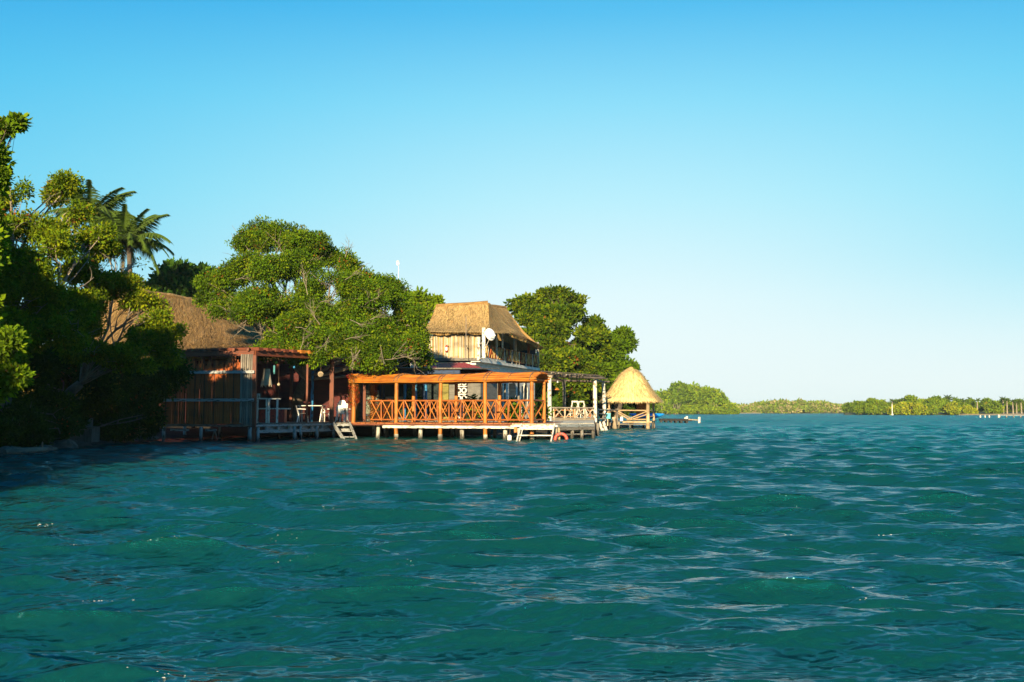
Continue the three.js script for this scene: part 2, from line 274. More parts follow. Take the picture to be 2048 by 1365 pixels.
function leafage(lobes, n, size, o = {}) {
  if (o.clump) { const out = []; for (const l of lobes) for (let i = 0; i < o.clump; i++) { const a = R() * 6.283, cb = 2 * R() - 1, sb = Math.sqrt(1 - cb * cb), k = rr(.5, .72), s = o.cs ? rr(o.cs[0], o.cs[1]) : rr(.38, .58), cf = o.cf || .8; out.push({ c: V(l.c.x + sb * Math.cos(a) * l.r.x * k, l.c.y + cb * l.r.y * k, l.c.z + sb * Math.sin(a) * l.r.z * k), r: V(l.r.x * s, Math.max(l.r.y * s, Math.min(l.r.x * s * .5, l.r.y)) * cf, l.r.z * s), w: l.w }); } lobes = [...out, ...lobes.map(l => ({ c: l.c, r: l.r.clone().multiplyScalar(.62), w: l.w * .35 }))]; }
  const { gap = -.32, gf = .9, cols = GREENS, shell = .5, odd = .02, flat = 1, mul = 1, origin = V(0, 0, 0) } = o, mats = [], cc = [];
  const ws = lobes.map(l => l.w * Math.pow(l.r.x * l.r.y * l.r.z, .7)), tot = ws.reduce((a, b) => a + b); let guard = 0;
  while (mats.length < n && guard++ < n * 6) {
    let t = R() * tot, i = 0; while ((t -= ws[i]) > 0 && i < lobes.length - 1) i++;
    const l = lobes[i], a = R() * 6.283, cb = 2 * R() - 1, sb = Math.sqrt(1 - cb * cb), dir = V(sb * Math.cos(a), cb, sb * Math.sin(a)), rad = shell + (1 - shell) * Math.pow(R(), .5);
    const k = rad * (.82 + .30 * noise(dir.x * 2.2 + i * 7, dir.y * 2.2, dir.z * 2.2) + .14 * noise(dir.x * 6 + i, dir.y * 6, dir.z * 6));
    const p = V(l.c.x + dir.x * l.r.x * k, l.c.y + dir.y * l.r.y * k, l.c.z + dir.z * l.r.z * k);
    if (noise(p.x * gf, p.y * gf * 1.3, p.z * gf) < gap) continue;
    const s = size * rr(.6, 1.35); _e.set(R() * 6.3, R() * 6.3, R() * 6.3); _q.setFromEuler(_e);
    mats.push(new THREE.Matrix4().compose(p.sub(origin), _q, V(s, s * flat, s)));
    const g = cols[Math.floor(R() * cols.length)], br = mul * rr(.75, 1.25); let c = C(g[0] * br, g[1] * br, g[2] * br); if (R() < odd) c = R() < .6 ? C(.22, .17, .02) : C(.24, .07, .015); cc.push(c);
  }
  return { mats, cc };
}
function limbs(base, lobes, r0, o = {}) { // trunk, and limbs and twigs reaching into every lobe
  const { fork = .35, twigs = 6, tr = .02 } = o, mid = V(0, 0, 0); lobes.forEach(l => mid.add(l.c)); mid.multiplyScalar(1 / lobes.length);
  const F = V(lerp(base.x, mid.x, .25), lerp(base.y, mid.y, fork), lerp(base.z, mid.z, .25)), trunk = [], limb = [];
  const crook = (a, b, k, n = 5) => { const p = [], ox = rr(-1, 1) * k, oy = rr(-.3, 1) * k, oz = rr(-1, 1) * k; for (let i = 0; i <= n; i++) { const t = i / n, s = Math.sin(t * 3.1416); p.push(V(lerp(a.x, b.x, t) + ox * s + (i && i < n ? rr(-.2, .2) * k : 0), lerp(a.y, b.y, t) + oy * s, lerp(a.z, b.z, t) + oz * s)); } return p; };
  const tp = crook(base, F, .25); trunk.push(tube(tp, tp.map((_, i) => r0 * (1.25 - .45 * i / (tp.length - 1))), 9));
  for (const l of lobes) {
    const D = F.distanceTo(l.c), p = crook(F, l.c, D * .14), rb = r0 * Math.min(.6, .22 + .25 * l.r.length() / 4); limb.push(tube(p, p.map((_, i) => rb * (1 - .72 * i / (p.length - 1))), 6));
    for (let i = 0; i < twigs; i++) { const a = p[2 + Math.floor(R() * (p.length - 2))], e = V(l.c.x + rr(-1, 1) * l.r.x * .85, l.c.y + rr(-.8, 1) * l.r.y * .85, l.c.z + rr(-1, 1) * l.r.z * .85), w = crook(a, e, .18 * a.distanceTo(e), 4); limb.push(tube(w, w.map((_, j) => tr * (1.5 - 1.2 * j / 4)), 4, false)); for (let k = 0; k < 2; k++) { const s = w[2 + k], f = s.clone().add(V(rr(-1, 1), rr(-.4, 1), rr(-1, 1)).multiplyScalar(l.r.x * .45)); limb.push(tube(crook(s, f, .1, 3), [tr * .7, tr * .5, tr * .35, tr * .2], 4, false)); } }
  }
  return { trunk, limb };
}
function tree(name, label, base, lobes, n, size, g, o = {}) {
  const t = thing(name, label, o.cat || 'tree', base, o.group), b = limbs(base, lobes, o.r0 || .18, o);
  part(t, 'trunk', b.trunk, o.barkM || M.bark); part(t, 'limbs', b.limb, o.twigM || o.barkM || M.bark);
  const f = leafage(lobes, n, size, { ...o, origin: base }); instanced(t, 'crown', g, o.leafM || LEAF, f.mats, f.cc); return t;
}
function spray(p, dir, len, depth = 3, r = .022) { // a bare, pale, branching twig
  const out = []; (function go(a, d, l, k, rad) { const m = a.clone().addScaledVector(d, l * .5).add(V(rr(-1, 1), rr(-1, 1), rr(-1, 1)).multiplyScalar(l * .07)), e = a.clone().addScaledVector(d, l); out.push(tube([a, m, e], [rad, rad * .8, rad * .55], 5, false)); if (k) for (let i = 0; i < 3; i++) go(i ? m : e, d.clone().add(V(rr(-1, 1), rr(-.7, .9), rr(-1, 1)).multiplyScalar(.75)).normalize(), l * rr(.5, .8), k - 1, rad * .6); })(p, dir.clone().normalize(), len, depth, r); return out;
}

// the broad tree over the restaurant
{
  const base = V(gx(600, 54), .9, -54), Z = 51;
  const lobes = [L(535, 478, Z + 1, 80, 30, 1.1), L(612, 484, Z, 48, 26), L(478, 480, Z + 1, 26, 16, .6), L(490, 535, Z, 55, 34), L(560, 535, Z - 1, 85, 34), L(640, 520, Z + 1, 40, 30), L(692, 520, Z, 38, 26), L(660, 565, Z - 1.5, 75, 40), L(440, 570, Z + 1, 42, 32), L(410, 588, Z + 1, 20, 20), L(755, 578, Z + .5, 45, 24), L(730, 566, Z - .5, 40, 26), L(792, 594, Z + .5, 36, 26), L(720, 610, Z - 1.5, 70, 45), L(560, 600, Z - 1.5, 95, 40), L(470, 610, Z, 60, 30), L(640, 645, Z - 2, 85, 50), L(755, 660, Z - 1, 80, 42), L(815, 650, Z + .5, 42, 50), L(560, 680, Z - 1.5, 70, 36), L(690, 695, Z - 2.5, 85, 32), L(795, 700, Z - .5, 52, 30), L(838, 690, Z, 24, 32), L(620, 700, Z - 2.5, 50, 26), L(745, 715, Z - 2, 55, 20), L(845, 715, Z + 1, 26, 16, .7)];
  const t = tree('shade_tree', 'broad spreading green tree with pale bare twigs over the restaurant', base, lobes, 17500, .34, SMALL, { r0: .3, twigM: M.palebark, twigs: 9, gap: -.34, gf: 1.1, shell: .35, clump: 6, cs: [.42, .72], cf: 1, cols: [[.072, .145, .005], [.10, .175, .005], [.05, .108, .005], [.14, .19, .005], [.035, .07, .005]] });
  const tw = []; for (const [px, py, d, dx, dy, l] of [[600, 520, 49.6, 1, -.3, .6], [690, 515, 49, .4, 1, .5], [615, 590, 48.6, -.3, 1, .8], [620, 545, 49, .6, -.6, .8], [690, 560, 48.6, 1, .6, .7], [640, 605, 48, 1, .1, .6], [640, 650, 48, -.6, .8, .7], [700, 640, 47.8, .6, -.3, .7], [590, 655, 48, 1, -.2, .6], [660, 670, 47.6, -.3, -.5, .5], [740, 640, 48.8, .9, .3, .7], [770, 720, 48.2, 1, .1, .9], [800, 712, 48.6, .8, -.2, .7], [720, 700, 47.6, -.5, -.8, .6], [690, 680, 47.6, .9, .2, .6], [470, 560, 49.5, 1, .3, .6], [480, 650, 49.8, .8, .4, .9], [500, 665, 50, -.6, .4, .9], [460, 680, 50, .8, .7, .9], [520, 690, 49.5, .2, .9, .8], [730, 610, 48.8, 1, .5, .6], [600, 700, 48, .3, 1, .6], [760, 690, 48, .2, -.9, .6], [700, 735, 47.9, .6, .9, .6]]) tw.push(spray(at(px, py, d), V(dx, dy, rr(-.2, .6)), l, 3, .02));
  part(t, 'bare_twigs', tw, M.palebark);
}
// the sea-almond trees right of the house
{
  const Z = 89, lobes = [L(1100, 596, Z, 66, 11, .9), L(1048, 612, Z, 34, 14, .8), L(1150, 602, Z + 1, 24, 10, .5), L(1070, 632, Z - 1, 52, 26), L(1130, 640, Z - 1, 65, 32), L(1185, 655, Z, 32, 28), L(1085, 670, Z - 2, 60, 34), L(1150, 690, Z - 2, 62, 40), L(1195, 690, Z, 34, 40), L(1110, 715, Z - 3, 62, 36), L(1175, 735, Z - 2, 50, 36), L(1120, 755, Z - 3, 60, 28), L(1190, 765, Z - 1, 46, 34), L(1160, 785, Z - 2, 70, 34)];
  tree('almond_tree', 'tall layered broad-leaved tree right of the thatched house', V(gx(1140, Z), .9, -Z), lobes, 9000, .53, BIG, { r0: .3, gap: -.14, gf: .6, flat: .8, odd: .008, clump: 8, cs: [.30, .52], cf: .6, cols: [[.07, .12, .005], [.10, .15, .005], [.04, .085, .004], [.14, .175, .005], [.03, .06, .004]], twigs: 5 });
  const lb2 = [L(1240, 690, 90, 28, 30), L(1222, 720, 90, 32, 36), L(1262, 735, 91, 20, 22, .8), L(1240, 765, 90, 42, 36), L(1275, 775, 91, 20, 20, .7), L(1250, 668, 90, 20, 12, .7), L(1215, 775, 88, 34, 32)];
  tree('almond_tree', 'lower broad-leaved tree behind the palm-roofed hut', V(gx(1238, 90), .9, -90), lb2, 2900, .50, BIG, { r0: .2, gap: -.24, gf: .8, flat: .8, clump: 7, cf: .65, odd: .006, cols: [[.075, .14, .005], [.10, .17, .005], [.055, .11, .005]], twigs: 5 });
}
// small bright tree between the big tree and the house
tree('young_tree', 'small bright green tree touching the left edge of the house roof', V(gx(846, 68), .9, -68), [L(834, 603, 68, 20, 15), L(858, 606, 68.5, 26, 10), L(846, 628, 68, 20, 18), L(836, 655, 68, 18, 26)], 620, .42, BIG, { r0: .1, cols: [[.12, .20, .005], [.16, .22, .005], [.09, .16, .005]], gap: -.35 });
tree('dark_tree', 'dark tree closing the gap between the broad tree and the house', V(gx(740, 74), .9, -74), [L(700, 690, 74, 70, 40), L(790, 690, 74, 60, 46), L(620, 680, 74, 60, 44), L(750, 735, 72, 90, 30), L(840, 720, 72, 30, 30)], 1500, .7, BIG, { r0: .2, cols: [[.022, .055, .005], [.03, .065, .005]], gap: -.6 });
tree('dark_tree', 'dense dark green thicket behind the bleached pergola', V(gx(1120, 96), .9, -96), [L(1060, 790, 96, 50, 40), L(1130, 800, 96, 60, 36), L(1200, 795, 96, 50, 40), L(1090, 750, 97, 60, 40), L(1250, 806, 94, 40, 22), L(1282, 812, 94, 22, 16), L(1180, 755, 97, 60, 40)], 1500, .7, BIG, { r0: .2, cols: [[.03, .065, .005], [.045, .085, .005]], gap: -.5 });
// dark green tree behind the long thatched hall
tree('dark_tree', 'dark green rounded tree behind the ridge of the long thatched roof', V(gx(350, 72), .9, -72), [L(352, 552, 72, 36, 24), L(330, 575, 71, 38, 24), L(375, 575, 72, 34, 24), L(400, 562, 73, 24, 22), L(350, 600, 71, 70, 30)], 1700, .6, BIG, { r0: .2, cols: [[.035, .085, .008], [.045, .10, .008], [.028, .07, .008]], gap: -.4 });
// trees of the left bank
{
  const Z = 34;
  const l1 = [L(20, 385, Z, 42, 40), L(62, 450, Z, 62, 50), L(125, 385, Z + 2, 34, 38, .9), L(140, 430, Z + 2, 42, 32), L(20, 480, Z - 1, 60, 60), L(110, 500, Z, 70, 42), L(185, 470, Z + 2, 46, 28), L(30, 560, Z - 1, 70, 60), L(120, 580, Z, 80, 52), L(-40, 430, Z, 70, 70), L(-50, 560, Z - 1, 90, 80), L(60, 650, Z, 90, 60), L(-20, 680, Z - 1, 80, 70), L(150, 650, Z, 66, 48)];
  tree('bank_tree', 'tall bright-topped tree at the far left edge over the bank', V(gx(-10, Z), .9, -Z), l1, 8200, .34, SMALL, { r0: .26, twigM: M.palebark, gap: -.22, gf: 1.1, clump: 6, cols: [[.10, .165, .005], [.14, .20, .005], [.07, .12, .005], [.19, .22, .005]], twigs: 6 });
  const l2 = [L(215, 505, 39, 44, 28), L(265, 530, 39, 30, 30, .8), L(180, 540, 38, 50, 34), L(230, 565, 38, 44, 26), L(170, 600, 38, 44, 34), L(262, 598, 38, 46, 16, .5), L(322, 610, 38.5, 32, 11, .45), L(180, 645, 38, 46, 26), L(310, 640, 38, 36, 14, .6), L(300, 680, 38, 60, 22), L(350, 662, 38, 26, 10, .5), L(180, 690, 37, 70, 40), L(250, 720, 37.5, 70, 36), L(330, 712, 38, 46, 22, .8)];
  tree('bank_tree', 'spreading tree reaching across the left half of the thatched hall', V(gx(130, 39), .9, -39), l2, 4700, .32, SMALL, { r0: .22, twigM: M.palebark, gap: -.22, gf: 1.15, clump: 6, cols: [[.10, .16, .005], [.14, .20, .005], [.07, .12, .005], [.20, .22, .005]], twigs: 7 });
  const l3 = [L(120, 740, 40, 90, 50), L(40, 740, 36, 70, 50), L(220, 770, 41, 70, 50), L(300, 760, 43.5, 56, 50), L(345, 745, 44, 34, 36), L(280, 815, 43, 40, 36), L(-30, 780, 35, 70, 60), L(170, 800, 41, 60, 30), L(90, 810, 38, 80, 26), L(20, 820, 36, 60, 30)];
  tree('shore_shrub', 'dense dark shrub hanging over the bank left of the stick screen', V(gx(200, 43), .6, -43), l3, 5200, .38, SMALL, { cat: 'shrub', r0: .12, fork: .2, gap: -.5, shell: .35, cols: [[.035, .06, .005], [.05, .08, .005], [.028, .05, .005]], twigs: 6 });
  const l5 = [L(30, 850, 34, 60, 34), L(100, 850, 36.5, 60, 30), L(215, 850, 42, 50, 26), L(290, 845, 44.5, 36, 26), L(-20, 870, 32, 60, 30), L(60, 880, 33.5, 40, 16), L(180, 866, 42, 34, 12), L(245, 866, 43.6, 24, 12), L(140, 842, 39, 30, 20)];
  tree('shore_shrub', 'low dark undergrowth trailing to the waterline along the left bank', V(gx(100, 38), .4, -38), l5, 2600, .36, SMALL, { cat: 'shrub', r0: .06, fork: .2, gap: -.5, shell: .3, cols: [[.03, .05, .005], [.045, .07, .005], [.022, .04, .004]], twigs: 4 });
  // near boughs that enter at the left edge
  const l4 = [L(-30, 255, 24, 40, 30), L(6, 252, 24, 22, 15, 3), L(34, 246, 24.3, 12, 8, 3), L(-16, 312, 24, 22, 26, 3), L(-10, 360, 24, 24, 22, 2), L(-80, 340, 24, 90, 80), L(-60, 480, 23, 70, 90), L(14, 700, 22.6, 36, 44), L(30, 755, 22.5, 30, 16), L(0, 770, 22.6, 26, 22), L(-60, 640, 22.6, 60, 90), L(-90, 780, 22.6, 90, 70)];
  tree('bank_tree', 'nearest tree whose big lit leaves enter at the left edge of the view', V(gx(-170, 23), .9, -23), l4, 4600, .20, BIG, { r0: .2, gap: -.4, tr: .01, cols: [[.10, .18, .005], [.14, .21, .005], [.075, .13, .005]], twigs: 2 });
}
// palms behind the bank trees
function frondGeo(len, seed, droop) {
  const q = rng(seed), g = [], N = 36, pts = []; for (let i = 0; i <= N; i++) { const t = i / N; pts.push(V(len * (t - .12 * droop * t * t), len * (.62 * t - (.30 + .62 * droop) * t * t), len * .04 * Math.sin(t * 3 + seed))); }
  g.push(tube(pts.filter((_, i) => i % 3 === 0 || i === N), pts.filter((_, i) => i % 3 === 0 || i === N).map((_, i, a) => .03 * (1.15 - i / a.length)), 5, false));
  const pos = [], uv = [], idx = []; for (let i = 3; i <= N; i++) for (const s of [-1, 1]) for (let h = 0; h < 2; h++) {
    const t = (i - h * .5) / N, p = pts[i].clone().lerp(pts[i - 1], h * .5), L = len * .33 * Math.sin(Math.min(1, t * 1.15 + .12) * 2.9) * (.85 + .3 * q()) + .05, d = pts[i].clone().sub(pts[i - 1]).normalize(), e = d.clone().multiplyScalar(.55).add(V(0, -.45 - .4 * q(), s * (.9 + .2 * q()))).normalize(), w = d.clone().multiplyScalar(.020 * len / 2), tip = p.clone().addScaledVector(e, L).add(V(0, -.12 * L, 0)), m = p.clone().addScaledVector(e, L * .5), o = pos.length / 3;
    for (const a of [p.clone().sub(w), p.clone().add(w), m.clone().add(w), m.clone().sub(w), tip]) { pos.push(a.x, a.y, a.z); uv.push(0, 0); } idx.push(o, o + 1, o + 2, o, o + 2, o + 3, o + 3, o + 2, o + 4);
  }
  g.push(geo(pos, uv, idx)); return merge(g);
}
const FRONDS = [frondGeo(2.5, 1, .25), frondGeo(2.6, 2, .6), frondGeo(2.5, 3, 1.0), frondGeo(2.4, 4, 1.35)];
const PALM = leafMat(.3); PALM.color = C(.075, .125, .016);
const PALMDRY = leafMat(.2); PALMDRY.color = C(.20, .13, .03);
function palm(label, base, top, n, sc = 1, group) {
  const t = thing('palm_tree', label, 'palm tree', base, group), p = []; for (let i = 0; i <= 12; i++) { const k = i / 12; p.push(base.clone().lerp(top, k).add(V(Math.sin(k * 2.5) * .15, 0, 0))); }
  part(t, 'trunk', tube(p, p.map((_, i) => (.17 - .06 * i / 12) * sc * (i % 2 ? 1.06 : 1)), 9), M.bark);
  for (let i = 0; i < n; i++) { const lift = i / n, kind = lift < .3 ? 0 : lift < .6 ? 1 : lift < .85 ? 2 : 3; const f = sh(new THREE.Mesh(FRONDS[kind], lift > .94 ? PALMDRY : PALM)); f.name = 'frond'; f.position.copy(top).sub(base); f.rotation.set(0, i * 2.4 + rr(-.2, .2), kind === 0 ? rr(.35, .75) : rr(-.1, .15)); f.rotation.order = 'YXZ'; f.scale.setScalar(sc * rr(.85, 1.1)); t.add(f); }
  return t;
}
palm('taller palm with upright fronds above the left bank trees', V(gx(188, 61), .9, -61), at(186, 436, 61), 26, 1.25);
palm('shorter palm with drooping fronds beside the hall ridge', V(gx(260, 59), .9, -59), at(254, 486, 59), 28, 1.15);
// trees of the left bank that stand outside the view and shade the water
{
  const p = thing('bank_tree', 'tree further back along the left bank', 'tree', V(-17.5, .9, -13), 'trees further back along the left bank'), lobes = [ball(-17.5, 5.6, -13, 3.4, 2.2), ball(-16.4, 8.0, -14, 2.9, 1.8), ball(-19.4, 7.2, -12, 3, 2), ball(-17, 9.6, -13, 2.2, 1.4), ball(-15.6, 4.2, -12, 2.4, 1.6), ball(-18, 3.2, -14.5, 2.6, 1.6)], b = limbs(p.position, lobes, .25, { twigs: 3 });
  part(p, 'trunk', b.trunk, M.bark); part(p, 'limbs', b.limb, M.bark); const f = leafage(lobes, 2600, .62, { origin: p.position, gap: -.35 }); instanced(p, 'crown', BIG, LEAF, f.mats, f.cc);
  for (const [x, z, t, s] of [[-18.0, -26.5, 1, .76], [-20, -19, 4.2, .8], [-17.5, -4, 2, .9], [-19, 5, 4, 1.1], [-17.5, 14, 3, 1.05]]) copy(p, V(x, .9, z), p.userData.label, { turn: t, scale: s });
}
const STK0 = mat(.72, .60, .40, { map: T.grain, bump: T.grain, bs: .005 }), STK1 = mat(.80, .50, .16, { map: T.grain, bump: T.grain, bs: .005 }), STK2 = mat(.82, .74, .58, { map: T.grain, bump: T.grain, bs: .005 });
const PILE = mat(1, 1, 1, { map: T.worn, bump: T.worn, bs: .005, rough: .8, vertexColors: true });
const CANE2 = mat(.40, .105, .010, { map: T.grain, bump: T.grain, bs: .006, rough: .55 }), CANE3 = mat(.66, .25, .025, { map: T.grain, bump: T.grain, bs: .006, rough: .5 });
const SKIRT = mat(.24, .27, .28, { map: T.worn, bump: T.worn, bs: .005 }), RAILW = mat(.74, .60, .40, { map: T.grain, bump: T.grain, bs: .005 }), PALE2 = mat(.62, .44, .24, { map: T.grain, bump: T.grain, bs: .006 });
const RING = mat(.55, .085, .05, { map: T.worn, rough: .55 });

const BAMBOO = mat(.21, .18, .14, { map: T.grain, bump: T.grain, bs: .005 });
// ---------------------------------------------------------------- thatch
function thatchShell(P, nu, nv, th, o = {}) { // a thick straw skin over the surface P(s, t): t runs from ridge to eave
  const { closed = false, us = 1, vs = 1, ragged = .10, rough = .05 } = o, pos = [], uv = [], idx = [], du = 1 / nu / 2, grid = [], nrm = [];
  for (let j = 0; j <= nv; j++) for (let i = 0; i <= nu; i++) {
    const s = i / nu, t = j / nv, p = P(s, t), a = P(Math.min(1, s + du), t).sub(P(Math.max(0, s - du), t)), b = P(s, Math.min(1, t + .02)).sub(P(s, Math.max(0, t - .02))), n = a.cross(b).normalize(); if (n.y < 0) n.negate();
    const k = closed ? [Math.cos(s * 6.28318) * 2, Math.sin(s * 6.28318) * 2] : [s * us, 0];
    const q = p.clone().addScaledVector(n, rough * (noise(k[0] * 1.3, k[1] * 1.3 + t * vs * .8, 1) + .7 * noise(k[0] * 4, k[1] * 4 + t * vs * 1.6, 5)));
    if (j === nv) { const w = noise(k[0] * 2.4, k[1] * 2.4, 8) * .6 + noise(k[0] * 9, k[1] * 9, 9) * .5; q.addScaledVector(b.normalize(), ragged * w); }
    grid.push(q); nrm.push(n);
  }
  const add = (p, u, v) => { pos.push(p.x, p.y, p.z); uv.push(u, v); return pos.length / 3 - 1; }, W = nu + 1;
  for (let j = 0; j <= nv; j++) for (let i = 0; i <= nu; i++) add(grid[j * W + i], i / nu * us * .5, j / nv * vs * .35);
  const inn = pos.length / 3; for (let j = 0; j <= nv; j++) for (let i = 0; i <= nu; i++) { const q = grid[j * W + i].clone().addScaledVector(nrm[j * W + i], -th * (.55 + .45 * j / nv)); add(q, i / nu * us * .5, j / nv * vs * .35); }
  for (let j = 0; j < nv; j++) for (let i = 0; i < nu; i++) { const a = j * W + i, b = a + W; idx.push(a, b, a + 1, a + 1, b, b + 1); const c = inn + a, d = c + W; idx.push(c, c + 1, d, c + 1, d + 1, d); }
  const edge = (list, fl) => { const o = pos.length / 3; list.forEach((g, k) => { for (const w of [0, inn]) { const i = (g + w) * 3; pos.push(pos[i], pos[i + 1], pos[i + 2]); uv.push(uv[(g + w) * 2], uv[(g + w) * 2 + 1] + (w ? .05 : 0)); } if (k) { const a = o + (k - 1) * 2; fl ? idx.push(a, a + 2, a + 1, a + 1, a + 2, a + 3) : idx.push(a, a + 1, a + 2, a + 1, a + 3, a + 2); } }); };
  edge(Array.from({ length: W }, (_, i) => nv * W + i), false); edge(Array.from({ length: W }, (_, i) => i), true);
  if (!closed) { edge(Array.from({ length: nv + 1 }, (_, j) => j * W), false); edge(Array.from({ length: nv + 1 }, (_, j) => j * W + nu), true); }
  return geo(pos, uv, idx);
}
const BLADE = (() => { const p = [], u = [], x = []; for (const [a, b, c] of [[-.5, 0, 0], [.5, 0, 0], [.32, .5, .03], [-.32, .5, .03], [0, 1, -.02]]) { p.push(a, c, b); u.push(a, b); } x.push(0, 1, 2, 0, 2, 3, 3, 2, 4); return geo(p, u, x); })();
const STRAWM = new THREE.MeshStandardMaterial({ color: 0xffffff, roughness: .85 });
function strawOn(parent, list, tint) { // loose stalks lying down the slopes and hanging from the eaves: list of [P, n, t0, t1, len, lift]
  const mats = [], cc = [], org = parent; let root = parent; while (root.parent && root.parent !== scene) root = root.parent;
  for (const [P, n, t0, t1, len, lift] of list) for (let i = 0; i < n; i++) {
    const s = R(), t = lerp(t0, t1, R()), p = P(s, t), d = P(s, Math.min(1, t + .02)).sub(P(s, Math.min(1, t + .02) - .04)).normalize(), a = P(Math.min(1, s + .01), t).sub(P(Math.max(0, s - .01), t)), nn = a.clone().cross(d).normalize(); if (nn.y < 0) nn.negate();
    const dir = d.clone().addScaledVector(nn, lift * rr(.3, 1.2)).addScaledVector(a.normalize(), rr(-.28, .28)).normalize(), X = dir.clone().cross(nn).normalize(), Y = dir.clone().cross(X).negate(), L = len * rr(.5, 1.3), w = rr(.012, .038);
    mats.push(new THREE.Matrix4().makeBasis(X.multiplyScalar(w), Y.multiplyScalar(L), dir.multiplyScalar(L)).setPosition(p.addScaledVector(nn, .02).sub(root.position)));
    const b = rr(.42, 1.3); cc.push(C(tint[0] * b, tint[1] * b * rr(.94, 1.04), tint[2] * b * rr(.8, 1.1)));
  }
  return instanced(org, 'straw', BLADE, STRAWM, mats, cc);
}
const poly = pts => { const l = [0]; for (let i = 1; i < pts.length; i++) l.push(l[i - 1] + pts[i].distanceTo(pts[i - 1])); return s => { const d = s * l[l.length - 1]; let i = 1; while (i < pts.length - 1 && d > l[i]) i++; return pts[i - 1].clone().lerp(pts[i], (d - l[i - 1]) / (l[i] - l[i - 1])); }; };
function slope(top, bot, sag = 0, bulge = 0) { const a = poly(top), b = poly(bot); return (s, t) => { const p = a(s), q = b(s), r = p.clone().lerp(q, t); r.y -= sag * Math.sin(t * 3.1416); r.y += bulge * Math.sin(Math.min(1, t * 2.2) * 3.1416) * (1 - t); return r; }; }
// crossed pole rail between two points
function rail(parent, A, B, y0, y1, n, m, o = {}) {
  const { r = .032, mb: mb0 = m, post = true, kink = 1 } = o, P = (k, y) => V(lerp(A.x, B.x, k), y, lerp(A.z, B.z, k)), MB = [mb0].flat(), nx = V(B.z - A.z, 0, A.x - B.x).normalize().multiplyScalar(r * .9);
  part(parent, 'top_rail', pole(P(0, y1), P(1, y1 + (o.dy || 0)), r * 1.1, r * 1.05, { rings: 9, bend: .004 }), m); part(parent, 'bottom_rail', pole(P(0, y0), P(1, y0 + (o.dy || 0)), r, r, { rings: 9, bend: .003 }), m);
  for (let i = 0; i <= n; i++) { const k = i / n; if (post && (i || o.first) && (i < n || o.last)) part(parent, 'baluster', pole(P(k, y0 - .05), P(k + rr(-.05, .05) / n, y1 + rr(0, .05)), r * 1.05, r, { rings: 4, bend: .02 }), m); }
  for (let i = 0; i < n; i++) { const a = (i + rr(.02, .12)) / n, b = (i + rr(.88, .98)) / n, mb = MB[Math.floor(R() * MB.length)]; part(parent, 'brace', pole(P(a, y0).add(nx), P(b, y1).add(nx), r * .8, r * .7, { rings: 4, bend: .02 * kink }), mb); part(parent, 'brace', pole(P(a, y1).sub(nx), P(b, y0).sub(nx), r * .8, r * .7, { rings: 4, bend: .02 * kink }), mb); }
}
